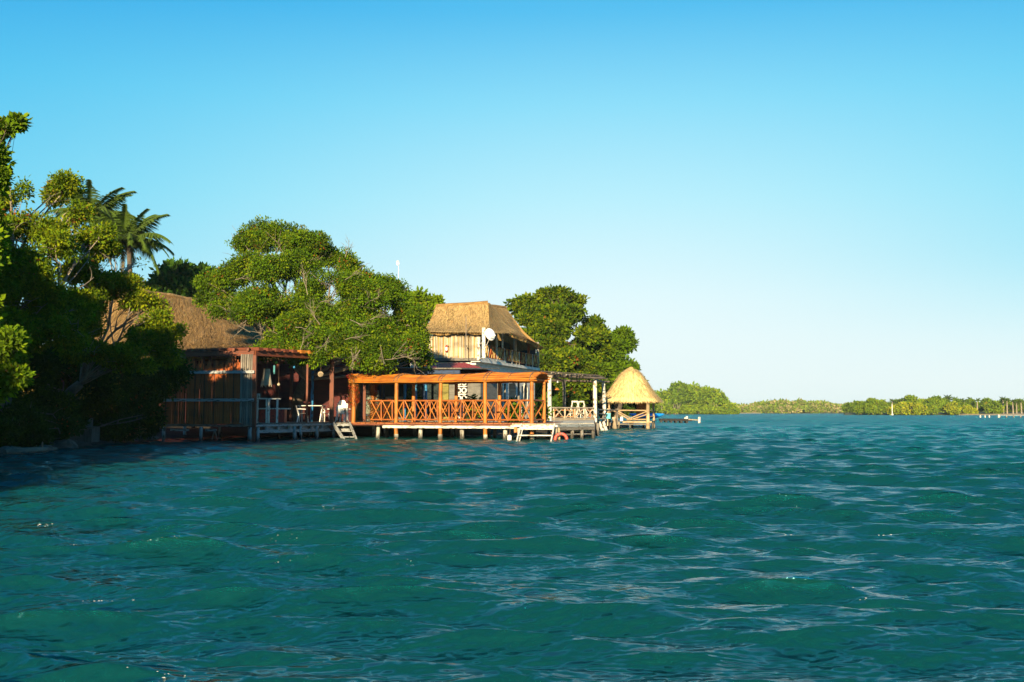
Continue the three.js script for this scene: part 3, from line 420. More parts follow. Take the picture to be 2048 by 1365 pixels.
// ---------------------------------------------------------------- the two-storey thatched house
const HZ = 64, FL = 4.71; // the front wall's distance and the upper floor's height
{
  const A = V(gx(957, HZ), 0, -HZ), B = V(gx(1076, 78), 0, -78), W0 = V(gx(818, HZ), 0, -HZ - .2), rv = B.clone().sub(A), RL = rv.length(), ru = rv.clone().normalize(), rn = V(-ru.z, 0, ru.x).multiplyScalar(-1); // rn points out over the lake? fixed below
  if (rn.x < 0) rn.negate();
  const h = thing('thatched_house', 'two-storey white house with a straw roof, stick-clad upper wall and long balcony', 'house', V(A.x - 2, .9, A.z - 5));
  const P = (k, off, y) => V(A.x + rv.x * k + rn.x * off, y, A.z + rv.z * k + rn.z * off);
  // walls
  part(h, 'lower_wall', slab([P(.01, -.25, FL - .2), P(1, -.25, FL - .2), P(1, -5.5, FL - .2), V(W0.x, FL - .2, W0.z - .3)], FL + .2), M.plaster);
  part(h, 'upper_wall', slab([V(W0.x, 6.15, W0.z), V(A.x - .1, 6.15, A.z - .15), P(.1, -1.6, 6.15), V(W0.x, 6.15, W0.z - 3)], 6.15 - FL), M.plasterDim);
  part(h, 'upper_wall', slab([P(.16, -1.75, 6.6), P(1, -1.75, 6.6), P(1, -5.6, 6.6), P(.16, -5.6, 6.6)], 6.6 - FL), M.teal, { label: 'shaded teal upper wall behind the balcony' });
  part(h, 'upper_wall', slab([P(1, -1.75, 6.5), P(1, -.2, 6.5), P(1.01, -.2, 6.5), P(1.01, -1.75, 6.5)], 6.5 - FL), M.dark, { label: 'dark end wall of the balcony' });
  part(h, 'balcony_floor', slab([V(A.x - .5, FL, A.z + .04), P(0, .12, FL), P(1.01, .12, FL), P(1.01, -1.76, FL)], .2), M.plaster);
  part(h, 'floor_beam', beam(V(W0.x, FL - .05, A.z + .02), V(A.x - .1, FL - .05, A.z + .02), .2, .17), M.greydark);
  for (let i = 0, x = W0.x; x < A.x - .05; i++) { const w = rr(.045, .075); x += w; part(h, 'stick', pole(V(x, FL + .02 + rr(-.03, .03), A.z + .08 + rr(-.01, .015)), V(x + rr(-.015, .015), 6.25, A.z + .07), w * .52, w * .48, { seg: 6, rings: 3, bend: .004 }), i % 5 === 2 ? STK1 : i % 3 ? STK0 : STK2); x += .008; }
  part(h, 'corner_post', pole(V(A.x, FL - .1, A.z + .1), V(A.x, 6.1, A.z + .1), .13, .12), M.white);
  // balcony: posts, rail of sticks, door, windows
  for (const [k, m, r] of [[.26, M.palewood, .09], [.36, M.white, .07], [.58, M.palewood, .13], [.82, M.stick, .11], [1, M.greystick, .12]]) part(h, 'balcony_post', pole(P(k, -.02, FL - .1), P(k, -.02, 6.75), r, r * .92), m);
  const pn_ = 8; for (let i = 0; i <= pn_; i++) part(h, 'rail_post', pole(P(i / pn_, .06, FL - .15), P(i / pn_, .06, FL + .98), .035), M.white);
  for (let i = 0; i < pn_; i++) {
    const a = i / pn_, b = (i + 1) / pn_, q = (k, y) => P(lerp(a, b, k), .06, y), c = pts => tube(pts, .03, 6);
    part(h, 'top_rail', c([q(.03, FL + .93), q(.3, FL + .97), q(.7, FL + .95), q(.97, FL + .88)]), M.stick); part(h, 'bottom_rail', c([q(.03, FL + .18), q(.5, FL + .15), q(.97, FL + .2)]), M.stick);
    for (const [k0, k1] of [[.10, .34], [.50, .28], [.36, .56], [.72, .50], [.62, .88], [.92, .74]]) part(h, 'brace', pole(q(k0, FL + .16), q(k1, FL + .94), .048, .04, { seg: 6, rings: 3 }), (i * 3 + k0 * 10) % 4 < 1 ? M.stick : STK1);
  }
  part(h, 'kerb_board', beam(P(0, .05, FL + .08), P(.4, .05, FL + .08), .05, .13), M.white);
  part(h, 'partition', slab([P(.10, -1.7, 6.3), P(.115, -.5, 6.3), P(.12, -.5, 6.3), P(.105, -1.7, 6.3)], 1.58), M.orange, { label: 'orange door panel at the near end of the balcony' });
  part(h, 'dado', slab([P(.16, -1.70, FL + 1.0), P(.56, -1.70, FL + 1.0), P(.56, -1.74, FL + 1.0), P(.16, -1.74, FL + 1.0)], 1.0), STK1, { label: 'ochre lower wall behind the balcony rail' });
  part(h, 'window', slab([P(.55, -1.72, 6.25), P(.8, -1.72, 6.25), P(.8, -1.75, 6.25), P(.55, -1.75, 6.25)], 1.2), M.glass);
  // lower storey: arched openings, plinth, porch poles
  for (const k of [.14, .36, .58, .8]) {
    const sh_ = new THREE.Shape(); sh_.moveTo(-.5, 0); sh_.lineTo(-.5, 1.5); sh_.absarc(0, 1.5, .5, Math.PI, 0, true); sh_.lineTo(.5, 0); const g = new THREE.ExtrudeGeometry(sh_, { depth: .06, bevelEnabled: false, curveSegments: 10 }); g.rotateY(Math.atan2(rn.x, rn.z)); g.translate(P(k, -.26, 0).x, 1.35, P(k, -.26, 0).z); const w = part(h, 'arched_window', g, M.dark);
    const pts = []; for (let i = 0; i <= 12; i++) { const a = Math.PI * (1 - i / 12); pts.push(P(k, -.19, 2.85 + Math.sin(a) * .56).addScaledVector(ru, Math.cos(a) * .56)); } part(w, 'frame', tube([P(k, -.19, 1.3).addScaledVector(ru, -.56), ...pts, P(k, -.19, 1.3).addScaledVector(ru, .56)], .06, 6), M.white);
  }
  part(h, 'doorway', slab([V(gx(941, 63.8), 4.3, -63.78), V(gx(960, 63.8), 4.3, -63.78), V(gx(960, 63.8), 4.3, -63.9), V(gx(941, 63.8), 4.3, -63.9)], .5), M.dark);
  for (const [px, d, y1, r, m] of [[977, 58, 3.1, .09, M.greystick], [991, 58.5, 3.0, .06, M.palewood], [1010, 60, 3.0, .06, M.greystick], [1037, 62, 3.2, .07, M.greystick], [1052, 63, 3.2, .06, M.greystick]]) part(h, 'porch_post', pole(V(gx(px, d), .6, -d), V(gx(px, d), y1, -d), r, r * .9), m);
  for (const [px0, px1, d, y1, m] of [[1018, 1031, 63, 3.1, M.plaster], [1043, 1047, 64, 2.95, M.plaster], [1050, 1053, 64.5, 2.95, M.plaster], [995, 1001, 61.5, 2.9, M.plasterDim]]) part(h, 'porch_door', slab([V(gx(px0, d), y1, -d), V(gx(px1, d), y1, -d), V(gx(px1, d), y1, -d - .08), V(gx(px0, d), y1, -d - .08)], y1 - .9), m);
  part(h, 'porch_roof', slab([V(gx(962, 57), 3.25, -57), V(gx(1060, 60), 3.25, -60), V(gx(1060, 64), 3.4, -66), V(gx(962, 64), 3.4, -66)], .1), M.greydark);
  // roofs
  const ZR = 67.5, RY = hy(607, ZR);
  const rA = [at(872, 613, ZR), at(900, 611, ZR), at(940, 609, ZR), at(976, 606, ZR)];
  const eA = [at(846, 663, 63.5), at(890, 664, 63.5), at(940, 664, 63.5), at(979, 664, 63.4)];
  const front = slope(rA, eA, .28), hip = slope([rA[3].clone(), rA[3].clone().add(V(.15, -.02, -.6))], [eA[3].clone(), at(999, 664, 65.4), at(1026, 659, 69)], .3, .1);
  const left = slope([rA[0].clone().add(V(0, 0, -.6)), rA[0].clone()], [V(eA[0].x + .35, eA[0].y + .3, -68), eA[0].clone()], .2), back = slope(rA, rA.map((p, i) => V(p.x + (i - 1.5) * .5, 6.3, -72)), .25);
  const rB = [at(972, 612, 74), at(990, 613, 75.5), at(1011, 616, 77)], eB = [at(1022, 668, 67.4), at(1052, 678, 69.5), at(1072, 688, 72.5), at(1087, 697, 75)], fB = slope(rB, eB, .55, .15), bB = slope([rB[2].clone(), rB[0].clone()], [eB[3].clone(), V(-3, 6.3, -80)], .3);
  const roof = part(h, 'roof', [thatchShell(front, 60, 26, .17, { us: 4.5, vs: 4.5, ragged: .16, rough: .07 }), thatchShell(hip, 18, 26, .12, { us: 2.5, vs: 4.5, ragged: .2 }), thatchShell(left, 12, 20, .3, { us: 2, vs: 4 }), thatchShell(back, 20, 10, .3, { us: 4.5, vs: 5 })], M.thatch);
  strawOn(roof, [[front, 5200, 0, 1, .42, .10], [hip, 1700, 0, 1, .42, .12], [front, 1300, .95, 1, .42, .06], [hip, 600, .95, 1, .42, .05]], [.50, .335, .13]);
  const roof2 = part(h, 'roof', [thatchShell(fB, 40, 26, .2, { us: 5, vs: 4.5, ragged: .22 }), thatchShell(bB, 16, 10, .3, { us: 5, vs: 5 })], M.thatch, { label: 'second straw roof stepping down over the balcony end' });
  strawOn(roof2, [[fB, 3400, 0, 1, .45, .13], [fB, 900, .95, 1, .45, .05]], [.54, .37, .15]);
  part(roof, 'ridge_cap', tube(rA.map(p => V(p.x, p.y + .02, p.z)), .13, 8), M.thatchOld); part(roof2, 'ridge_cap', tube(rB.map(p => V(p.x, p.y, p.z)), .13, 8), M.thatchOld);
  // lean-to of red sheet metal in front of the lower storey
  const rf = thing('lean_to_roof', 'dark red sheet-metal lean-to roof below the stick-clad wall', 'roof', V(-4, 3.4, -58)), T0 = at(862, 727, 60), T1 = at(930, 726, 60), B0 = at(846, 749, 54.6), B1 = at(1004, 749, 54.2);
  for (let i = 0; i < 14; i++) { const a = i / 14, b = (i + .93) / 14; part(rf, 'panel', slab([B0.clone().lerp(B1, a), B0.clone().lerp(B1, b), T0.clone().lerp(T1, b), T0.clone().lerp(T1, a)].map(p => V(p.x, p.y + (i % 2) * .012, p.z)), .03), M.redroof); }
  part(rf, 'edge_beam', beam(V(B0.x, B0.y - .09, B0.z - .05), V(B1.x, B1.y - .09, B1.z - .05), .08, .12), M.plasterDim);
  for (const k of [.1, .5, .95]) part(rf, 'prop', pole(B0.clone().lerp(B1, k).add(V(0, -.15, -.05)), V(lerp(B0.x, B1.x, k), .6, lerp(B0.z, B1.z, k) - .05), .06), M.greydark);
  // what hangs on the house
  const d0 = V(gx(967, 61.4), 0, -61.4), dish = thing('satellite_dish', 'white round satellite dish on a white pole at the balcony corner', 'satellite dish', V(d0.x, FL, d0.z));
  part(dish, 'pole', box(.2, hy(656, 61.4) - FL + .1, .2, d0.x, (hy(656, 61.4) + FL - .1) / 2, d0.z), M.white);
  const bowl = new THREE.LatheGeometry([[0, .13], [.12, .12], [.24, .08], [.34, .02], [.39, -.03], [.395, -.02], [.34, .045], [.24, .105], [.12, .145], [0, .155]].map(p => new THREE.Vector2(p[0], p[1])), 28); bowl.rotateX(-Math.PI / 2 + .25); bowl.rotateY(.75 + Math.PI); const dc = at(981, 669, 61.1); bowl.translate(dc.x, dc.y, dc.z);
  for (const y of [FL - .05, FL + .9]) part(dish, 'bracket', beam(V(d0.x, y, d0.z - .05), V(A.x + .05, y, A.z + .15), .06, .06), M.white);
  part(dish, 'reflector', bowl, M.plastic); part(dish, 'arm', tube([V(d0.x + .1, hy(697, 61.4), d0.z + .1), V(dc.x - .05, dc.y - .28, dc.z + .15), V(dc.x + .25, dc.y - .12, dc.z + .5)], .022, 6), M.white); part(dish, 'receiver', box(.08, .08, .14, dc.x + .25, dc.y - .1, dc.z + .5), M.metal);
  const ex = at(893, 697, 63.75), fe = thing('fire_extinguisher', 'small red and white fire extinguisher on the stick-clad upper wall', 'fire extinguisher', V(ex.x, ex.y - .22, ex.z));
  part(fe, 'cylinder', new THREE.LatheGeometry([[0, 0], [.075, 0], [.08, .03], [.08, .32], [.05, .4], [.025, .42], [0, .42]].map(p => new THREE.Vector2(...p)), 16).translate(ex.x, ex.y - .22, ex.z), M.redpaint);
  part(fe, 'label_band', new THREE.CylinderGeometry(.083, .083, .2, 16, 1, true, -1.2, 2.0).translate(ex.x, ex.y - .04, ex.z), M.plastic); part(fe, 'nozzle', tube([V(ex.x, ex.y + .2, ex.z), V(ex.x + .09, ex.y + .22, ex.z), V(ex.x + .12, ex.y + .1, ex.z + .02)], .014, 6), M.dark);
  const mb = at(932, 674, 62.9), mt = at(932, 633, 62.9), mast = thing('antenna_mast', 'thin dark mast standing against the straw roof of the house', 'mast', mb);
  part(mast, 'pole', tube([V(mb.x, FL - .1, mb.z), mt], .025, 6), M.darkmetal); part(mast, 'bracket', beam(V(mb.x, 5.5, mb.z), V(mb.x, 5.5, mb.z - .9), .03, .03), M.darkmetal);
  const a0 = at(797, 560, 62), a1 = at(797, 528, 62), an = thing('antenna', 'white grid antenna on a thin pole above the broad tree', 'antenna', V(a0.x, .9, a0.z));
  part(an, 'pole', tube([V(a0.x, .9, a0.z), a1], .016, 6), M.metal); const ag = []; for (let i = -4; i <= 4; i++) ag.push(tube([-1, -.5, 0, .5, 1].map(k => V(a1.x - .05 + i * .022, a1.y + .05 + k * .16 * Math.sqrt(1 - (i / 5) ** 2), a1.z + .08 * k * k)), .008, 4)); part(an, 'grid', ag, M.plastic); part(an, 'feed', tube([V(a1.x - .05, a1.y + .05, a1.z), V(a1.x - .05, a1.y, a1.z + .35)], .012, 5), M.metal);
}
// ---------------------------------------------------------------- the long thatched hall on the left
{
  const h = thing('thatched_hall', 'long low hall with a large weathered brown straw roof behind the left deck', 'hall', V(-17, .9, -55));
  const rT = [at(196, 600, 53), at(232, 582, 53.5), at(263, 577, 54), at(330, 590, 56.2), at(400, 601, 58.6), at(500, 618, 62)], eT = [at(60, 706, 48), at(150, 706, 48.4), at(262, 705, 49), at(350, 704, 50), at(430, 703, 51.3), at(560, 705, 54)];
  const f = slope(rT, eT, .45), b = slope(rT.slice().reverse(), eT.slice().reverse().map(p => V(p.x + 2, p.y, p.z - 15)), .4), w = slope([rT[0].clone().add(V(-.1, -.05, -.5)), rT[0].clone()], [V(eT[0].x + 1, eT[0].y, -63), eT[0].clone()], .3);
  const roof = part(h, 'roof', [thatchShell(f, 90, 34, .35, { us: 12, vs: 7, rough: .08 }), thatchShell(b, 20, 10, .35, { us: 12, vs: 7 }), thatchShell(w, 14, 14, .35, { us: 4, vs: 7 })], M.thatchOld);
  strawOn(roof, [[f, 17000, 0, 1, .7, .2], [f, 1200, .95, 1, .5, .05]], [.42, .255, .085]);
  const cap = rT.slice(2); part(roof, 'ridge_cap', cap.length && thatchShell((s, t) => { const p = poly(cap)(s), a = (t - .5) * 2.4; return V(p.x - .1, p.y + .12 - .55 * a * a * .35, p.z + a * .42); }, 40, 8, .1, { us: 9, vs: 1.5, rough: .05 }), M.thatch, { label: 'paler straw cap along the ridge' });
  part(h, 'back_wall', slab([V(eT[0].x - 1, 4.1, -52), V(-9.6, 4.1, -57.5), V(-9.4, 4.1, -57.8), V(eT[0].x - 1, 4.1, -52.4)], 3.6), M.redwall);
  for (let i = 0; i < 6; i++) { const p = poly(eT)(i / 5.2 + .02); part(h, 'post', pole(V(p.x, .5, p.z - .5), V(p.x, p.y + .1, p.z - .5), .1, .09), M.redwood); }
}
// ---------------------------------------------------------------- the shaded restaurant behind the arcade
const P0 = V(gx(707, 49.3), 0, -49.3), UA = 17.2 * Math.PI / 180, PU = V(Math.cos(UA), 0, Math.sin(UA)), PV = V(Math.sin(UA), 0, -Math.cos(UA));
const pw = (u, v, y) => V(P0.x + PU.x * u + PV.x * v, y, P0.z + PU.z * u + PV.z * v);
{
  const h = thing('restaurant', 'low shaded restaurant front with blue posts and dark windows behind the orange arcade', 'building', pw(2, 6.5, .8));
  const wall = (n, u0, u1, y0, y1, m, off = 0, lab) => part(h, n, slab([pw(u0, 6 - off, y1), pw(u1, 6 - off, y1), pw(u1, 6.08, y1), pw(u0, 6.08, y1)], y1 - y0), m, lab ? { label: lab } : {});
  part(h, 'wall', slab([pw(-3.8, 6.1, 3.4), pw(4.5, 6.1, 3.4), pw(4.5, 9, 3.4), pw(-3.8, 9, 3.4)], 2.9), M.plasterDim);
  wall('wall_panel', -3.6, -2.7, .8, 3.3, M.olive, .02, 'olive yellow wall section'); wall('wall_panel', 2.35, 2.7, .8, 3.3, M.olive, .02, 'narrow yellow wall strip');
  for (const [u0, u1, m] of [[-2.4, -1.3, M.glass], [-1.1, .1, M.glass], [.2, 1.25, M.glass], [1.3, 2.3, M.glass]]) { const w = wall('window', u0, u1, 1.1, 3.0, m, .03); const fr = []; for (const [a, b] of [[pw(u0, 5.95, 1.1), pw(u0, 5.95, 3.02)], [pw(u1, 5.95, 1.1), pw(u1, 5.95, 3.02)], [pw(u0, 5.95, 3.0), pw(u1, 5.95, 3.0)], [pw(u0, 5.95, 1.12), pw(u1, 5.95, 1.12)]]) fr.push(beam(a, b, .06, .06, V(.3, .2, 1))); part(w, 'frame', fr, M.navy); }
  wall('wall_panel', -2.3, -1.4, 1.2, 2.5, M.palegreen, .045, 'pale green panel at the left window'); wall('wall_panel', -1.0, .05, 1.1, 2.15, M.palegreen, .045, 'pale green panel under the second window');
  for (const px of [762, 812, 829, 852, 873]) { const u = (px - 808) / 36.5 + .25; part(h, 'blue_post', pole(pw(u, 4.4, .7), pw(u, 4.4, 3.5), .075, .07, { bend: .003 }), M.blue); }
  part(h, 'fascia', beam(pw(-3.3, 4.25, 3.52), pw(4.0, 4.25, 3.42), .12, .24), M.navy); part(h, 'roof_slab', slab([pw(-3.4, 4.0, 3.70), pw(4.2, 4.0, 3.60), pw(4.6, 9.2, 3.8), pw(-3.6, 9.2, 3.95)], .07), M.greydark);
  part(h, 'edge_strip', beam(pw(-3.4, 4.1, 3.78), pw(-1.4, 4.1, 3.76), .22, .05), M.orange2);
  // pillar of pierced blocks
  const bp = []; for (let i = 0; i < 5; i++) { const y = 1.0 + i * .42; const ring = new THREE.TorusGeometry(.12, .045, 6, 14); for (const k of [-1, 1]) { const g = ring.clone(); g.rotateY(-UA); g.translate(...pw(3.5 + k * .15, 5.85, y + .2).toArray()); bp.push(g); } bp.push(beam(pw(3.2, 5.85, y), pw(3.8, 5.85, y), .1, .05)); }
  part(h, 'pierced_pillar', bp, M.plaster, { label: 'white pillar of pierced round blocks' });
  part(h, 'floor', slab([pw(-3.4, 4.62, .82), pw(9, 4.62, .82), pw(9, 6.4, .82), pw(-3.4, 6.4, .82)], .3), M.concrete);
  const lampB = (px, py, d, r, m, name, label) => { const p = at(px, py, d), g = thing(name, label, 'lantern', p); const rings = []; for (let i = 0; i < 7; i++) { const t = new THREE.TorusGeometry(r, r * .09, 5, 18); t.rotateY(i / 7 * 3.1416); rings.push(t.translate(p.x, p.y, p.z)); } for (const k of [-.6, 0, .6]) { const t = new THREE.TorusGeometry(r * Math.sqrt(1 - k * k), r * .09, 5, 18); t.rotateX(Math.PI / 2); rings.push(t.translate(p.x, p.y + k * r, p.z)); } part(g, 'wicker', rings, m); part(g, 'cord', tube([V(p.x, p.y + r, p.z), V(p.x + .02, p.y + r + .5, p.z)], .01, 4), M.rope); return g; };
  lampB(709, 733, 49.6, .16, M.palewood, 'wicker_lantern', 'round wicker ball lantern at the left end of the arcade roof'); lampB(752, 737, 50.6, .13, M.twig, 'wicker_lantern', 'smaller dim wicker ball lantern above the arcade roof');
  lampB(641, 749, 48.8, .13, M.palewood, 'wicker_lantern', 'woven ball lantern hanging inside the right bay of the shelter');
}
// ---------------------------------------------------------------- decks on piles
const DK = .80;
function pile(parent, p, y, r = .09, tone = [.50, .51, .50], o = {}) { // dark and wet up to the waterline
  const top = V(p.x, y, p.z), bot = V(p.x + (o.lx || rr(-.05, .05)), -.9, p.z + (o.lz || 0)), g = pole(bot, top, r * 1.04, r, { rings: 14, bend: .01, seg: 9 });
  if (!parent.isObject3D) return g; g.translate(-parent.position.x, -parent.position.y, -parent.position.z); const dy = parent.position.y;
  col(g, (x, yy, z) => { const h = yy + dy, n = noise(x * 9, h * 5, z * 9), k = sstep(.05, .36, h + n * .1), w = .8 + .3 * n; return [lerp(.05, tone[0] * w, k), lerp(.05, tone[1] * w, k), lerp(.04, tone[2] * w, k)]; });
  const me = sh(new THREE.Mesh(g, PILE)); me.name = 'pile'; parent.add(me); return me;
}
function planks(parent, a, b, c, d, y, th, m, w = .145) { // boards side by side from edge a-b back to edge d-c
  const n = Math.round(Math.max(a.distanceTo(b), d.distanceTo(c)) / w); const yy = p => V(p.x, y + 0, p.z);
  for (let i = 0; i < n; i++) { const k0 = i / n, k1 = (i + .93) / n, dy = rr(-.006, .006), ov = rr(-.04, .04), F = b => b; const q = [a.clone().lerp(b, k0), a.clone().lerp(b, k1), d.clone().lerp(c, k1), d.clone().lerp(c, k0)].map(yy); const dir = q[3].clone().sub(q[0]).normalize().multiplyScalar(-ov); q[0].add(dir); q[1].add(dir); q.forEach(p => p.y += dy); part(parent, 'plank', slab(q, th), m); }
}
const gA = V(gx(322, 45.8), 0, -45.8), gB = V(gx(507, 45), 0, -45), gC = V(gx(663, 50), 0, -50), gD = pw(-.15, -.15, 0), gDb = pw(-.15, 4.6, 0), gCb = V(-8.5, 0, -54.2), gBb = V(-11.7, 0, -54.2), gAb = V(-16.5, 0, -54.2);
{
  const d = thing('wooden_deck', 'grey plank deck on white piles under the left shelter', 'deck', V(-12, DK, -49));
  planks(d, gA, gB, gBb, gAb, DK, .05, M.greydark); planks(d, gB, gC, gCb, gBb, DK, .05, M.greydark); planks(d, gC, gD, gDb, gCb, DK, .05, M.greydark);
  const yb = DK - .10, e = (a, b, y, h, m = M.grey, off = 0) => part(d, 'edge_beam', beam(V(a.x, y, a.z + off), V(b.x, y, b.z + off), .07, h), m);
  e(gA, gB, yb, .09, M.greydark, .03); e(gB, gC, yb, .09, M.grey, .03); e(gC, gD, yb, .09, M.grey, .03); e(gB, gC, yb - .27, .14, M.grey, -.06); e(gC, gD, yb - .27, .14, M.grey, -.06); e(gA.clone().lerp(gB, .1), gA.clone().lerp(gB, .3), yb - .2, .1, M.grey, -.1); e(gA.clone().lerp(gB, .48), gA.clone().lerp(gB, .6), yb - .2, .1, M.grey, -.1);
  for (const [a, b, n] of [[gB, gC, 7], [gC, gD, 3]]) for (let i = 1; i < n; i++) { const p = a.clone().lerp(b, i / n); part(d, 'joist', beam(V(p.x, yb - .125, p.z - .02), V(p.x + .3, yb - .125, p.z - 1.5), .08, .15), M.grey); }
  for (const [p, r] of [[gA.clone().add(V(.15, 0, 0)), .08], [gA.clone().lerp(gB, .44), .08], [gB.clone().add(V(-.12, 0, .02)), .115], [gB.clone().add(V(.18, 0, -.12)), .07], [gB.clone().lerp(gC, .5), .09], [gB.clone().lerp(gC, .58), .07], [gB.clone().lerp(gC, .80), .09], [gC.clone().add(V(.1, 0, -.1)), .085], [V(gx(748, 52), 0, -52), .1], [V(gx(770, 53), 0, -53), .07], [V(gx(700, 53), 0, -53), .07], [V(gx(440, 50), 0, -50), .08], [V(gx(560, 51), 0, -51), .08], [V(gx(370, 50), 0, -50), .08], [V(gx(620, 53), 0, -53), .08]]) pile(d, p, DK - .16, r);
  part(d, 'strut', [pole(V(gx(430, 46.5), .5, -46.5), V(gx(420, 46.5), -.4, -46.5), .03), pole(V(gx(430, 46.5), .5, -46.5), V(gx(440, 46.5), -.4, -46.5), .03)], M.grey);
  // steps down to the water
  const s = thing('water_steps', 'grey wooden steps leading from the left deck into the water', 'steps', V(gx(690, 49), .4, -49));
  const s0 = V(gx(667, 49.3), .74, -49.3), s1 = V(gx(693, 48.2), -.12, -47.9), s2 = V(gx(700, 49.3), .74, -49.2), s3 = V(gx(719, 48.2), -.12, -47.6);
  part(s, 'stringer', beam(s0, s1, .05, .20), M.grey); part(s, 'stringer', beam(s2, s3, .05, .20), M.grey); for (const k of [.1, .42, .72]) { const a = s0.clone().lerp(s1, k), b = s2.clone().lerp(s3, k); part(s, 'tread', beam(a, b, .2, .035), M.grey); }
}
// ---------------------------------------------------------------- the shelter with its screen of sticks
{
  const h = thing('deck_shelter', 'flat-roofed shelter of dark red timber open to the right over the left deck', 'shelter', V(-12, DK, -48)), TB = hy(707, 45);
  const topC = hy(716, 50), a = V(gA.x - .1, TB, gA.z), b = V(gB.x, TB, gB.z), c = V(gC.x, topC, gC.z);
  part(h, 'beam', beam(a, b, .12, .22), M.redwood); part(h, 'beam', beam(b, c, .12, .22), M.redwood); part(h, 'beam', beam(V(gA.x, TB - .02, -52), V(gBb.x, TB - .02, -53), .1, .2), M.redwood); part(h, 'beam', beam(V(gBb.x, TB - .03, -53), V(gCb.x + .6, topC, -53.6), .1, .2), M.redwood);
  const post = (p, y0, y1, w, m = M.redwood) => part(h, 'post', beam(V(p.x, y0, p.z), V(p.x, y1, p.z), w, w, V(0, 0, 1)), m);
  post(gB, -.15, TB - .1, .2); post(gB.clone().lerp(gC, .66).add(V(0, 0, .02)), DK, TB - .35, .09); post(gC, .42, topC - .1, .2); post(gA.clone().add(V(.1, 0, -.2)), DK, TB - .1, .16); post(V(gBb.x, 0, -53), DK, TB - .1, .14); post(V(gCb.x + .6, 0, -53.6), DK, topC - .1, .14); post(gA.clone().lerp(gB, .42).add(V(0, 0, -.35)), DK, TB - .1, .12); post(gA.clone().lerp(gB, .5).add(V(0, 0, -.35)), DK, TB - .1, .12);
  const bc = c.clone().sub(b), pr = V(bc.z, 0, -bc.x).normalize(); if (pr.x > 0) pr.negate();
  for (let i = 0; i < 10; i++) { const p = b.clone().lerp(c, .03 + i * .105); part(h, 'rafter', beam(p.clone().addScaledVector(pr, -.22).add(V(0, .19, 0)), p.clone().addScaledVector(pr, 4.2).add(V(0, .24, 0)), .3, .15), i > 4 ? M.orange : M.redwood); }
  for (let i = 0; i < 7; i++) { const p = a.clone().lerp(b, .04 + i * .15); part(h, 'rafter', beam(p.clone().add(V(0, .17, .22)), p.clone().add(V(0, .2, -6.6)), .1, .12), M.redwood); }
  const s = thing('stick_screen', 'tall screen of upright brown sticks held by two grey boards beside the left deck', 'screen', V(gA.x + 2, DK, -45.3)), Q = (k, y, o = 0) => V(lerp(gA.x, gB.x, k), y, lerp(gA.z, gB.z, k) + o);
  for (let i = 0; i < 58; i++) { const k = .01 + i / 58 * .865, low = k < .34; part(s, 'stick', pole(Q(k + rr(-.002, .002), DK - .02, .08 + rr(-.015, .015)), Q(k + rr(-.003, .003), low ? TB - rr(.2, .5) : TB - rr(.25, .65) + (k > .72 ? .2 : 0), .08), rr(.030, .042), rr(.026, .036), { seg: 6, rings: 4, bend: .003 }), i % 7 === 3 ? M.redwood : M.stick); }
  for (let i = 0; i < 6; i++) { const k = .868 + i * .0225; part(s, 'stick', pole(Q(k, DK - .1 + (i < 2 ? .12 : 0), .10), Q(k + rr(-.003, .003), TB - .05, .10), rr(.045, .055), .044, { seg: 7, rings: 4, bend: .003 }), i % 3 ? BAMBOO : M.greystick); }
  part(s, 'rail', beam(Q(.27, hy(744.5, 45), .18), Q(1.01, hy(744.5, 45), .18), .04, .13), M.grey, { label: 'upper grey board' }); part(s, 'rail', beam(Q(.0, hy(800.5, 45), .18), Q(1.01, hy(800.5, 45), .18), .04, .13), M.grey, { label: 'lower grey board' });
  // hanging things
  const c0 = at(533, 754, 46.6), sl = thing('shell_lamp', 'pale bell-shaped hanging lamp of shell strings in the shelter', 'lamp', c0), st = [];
  for (let i = 0; i < 26; i++) { const t = i / 26 * 6.283, cx = Math.cos(t), sz = Math.sin(t); st.push(tube([V(c0.x + cx * .13, c0.y + .36, c0.z + sz * .13), V(c0.x + cx * .17, c0.y, c0.z + sz * .17), V(c0.x + cx * .24, c0.y - .36, c0.z + sz * .24), V(c0.x + cx * .25, c0.y - .44 - .05 * Math.sin(i * 2.2), c0.z + sz * .25)], [.022, .022, .026, .012], 5)); }
  part(sl, 'shell_strings', st, M.palewood); part(sl, 'ring', new THREE.TorusGeometry(.14, .02, 6, 20).rotateX(1.57).translate(c0.x, c0.y + .37, c0.z), M.rope); part(sl, 'cord', tube([V(c0.x, c0.y + .36, c0.z), V(c0.x, TB - .1, c0.z)], .012, 4), M.rope);
  const hang = (px, py, dd, r, m, name, label, cat) => { const p = at(px, py, dd), g = thing(name, label, cat, p); part(g, 'ball', new THREE.LatheGeometry([[0, -r], [r * .5, -r * .87], [r * .9, -r * .4], [r, 0], [r * .85, r * .5], [r * .4, r * .95], [r * .2, r * 1.15], [0, r * 1.2]].map(q => new THREE.Vector2(...q)), 14).translate(p.x, p.y, p.z), m); part(g, 'cord', tube([V(p.x, p.y + r, p.z), V(p.x, TB - .15, p.z)], .01, 4), M.rope); };
  hang(557, 769.5, 47.4, .075, M.palewood, 'gourd_lamp', 'small tan gourd hanging low beside the shell lamp', 'lamp'); hang(552, 726, 46.8, .07, mat(.20, .32, .02), 'glass_float', 'green glass float hanging under the shelter beam', 'float'); hang(588, 735, 48, .06, M.blue, 'glass_float', 'blue glass float hanging by the thin shelter post', 'float');
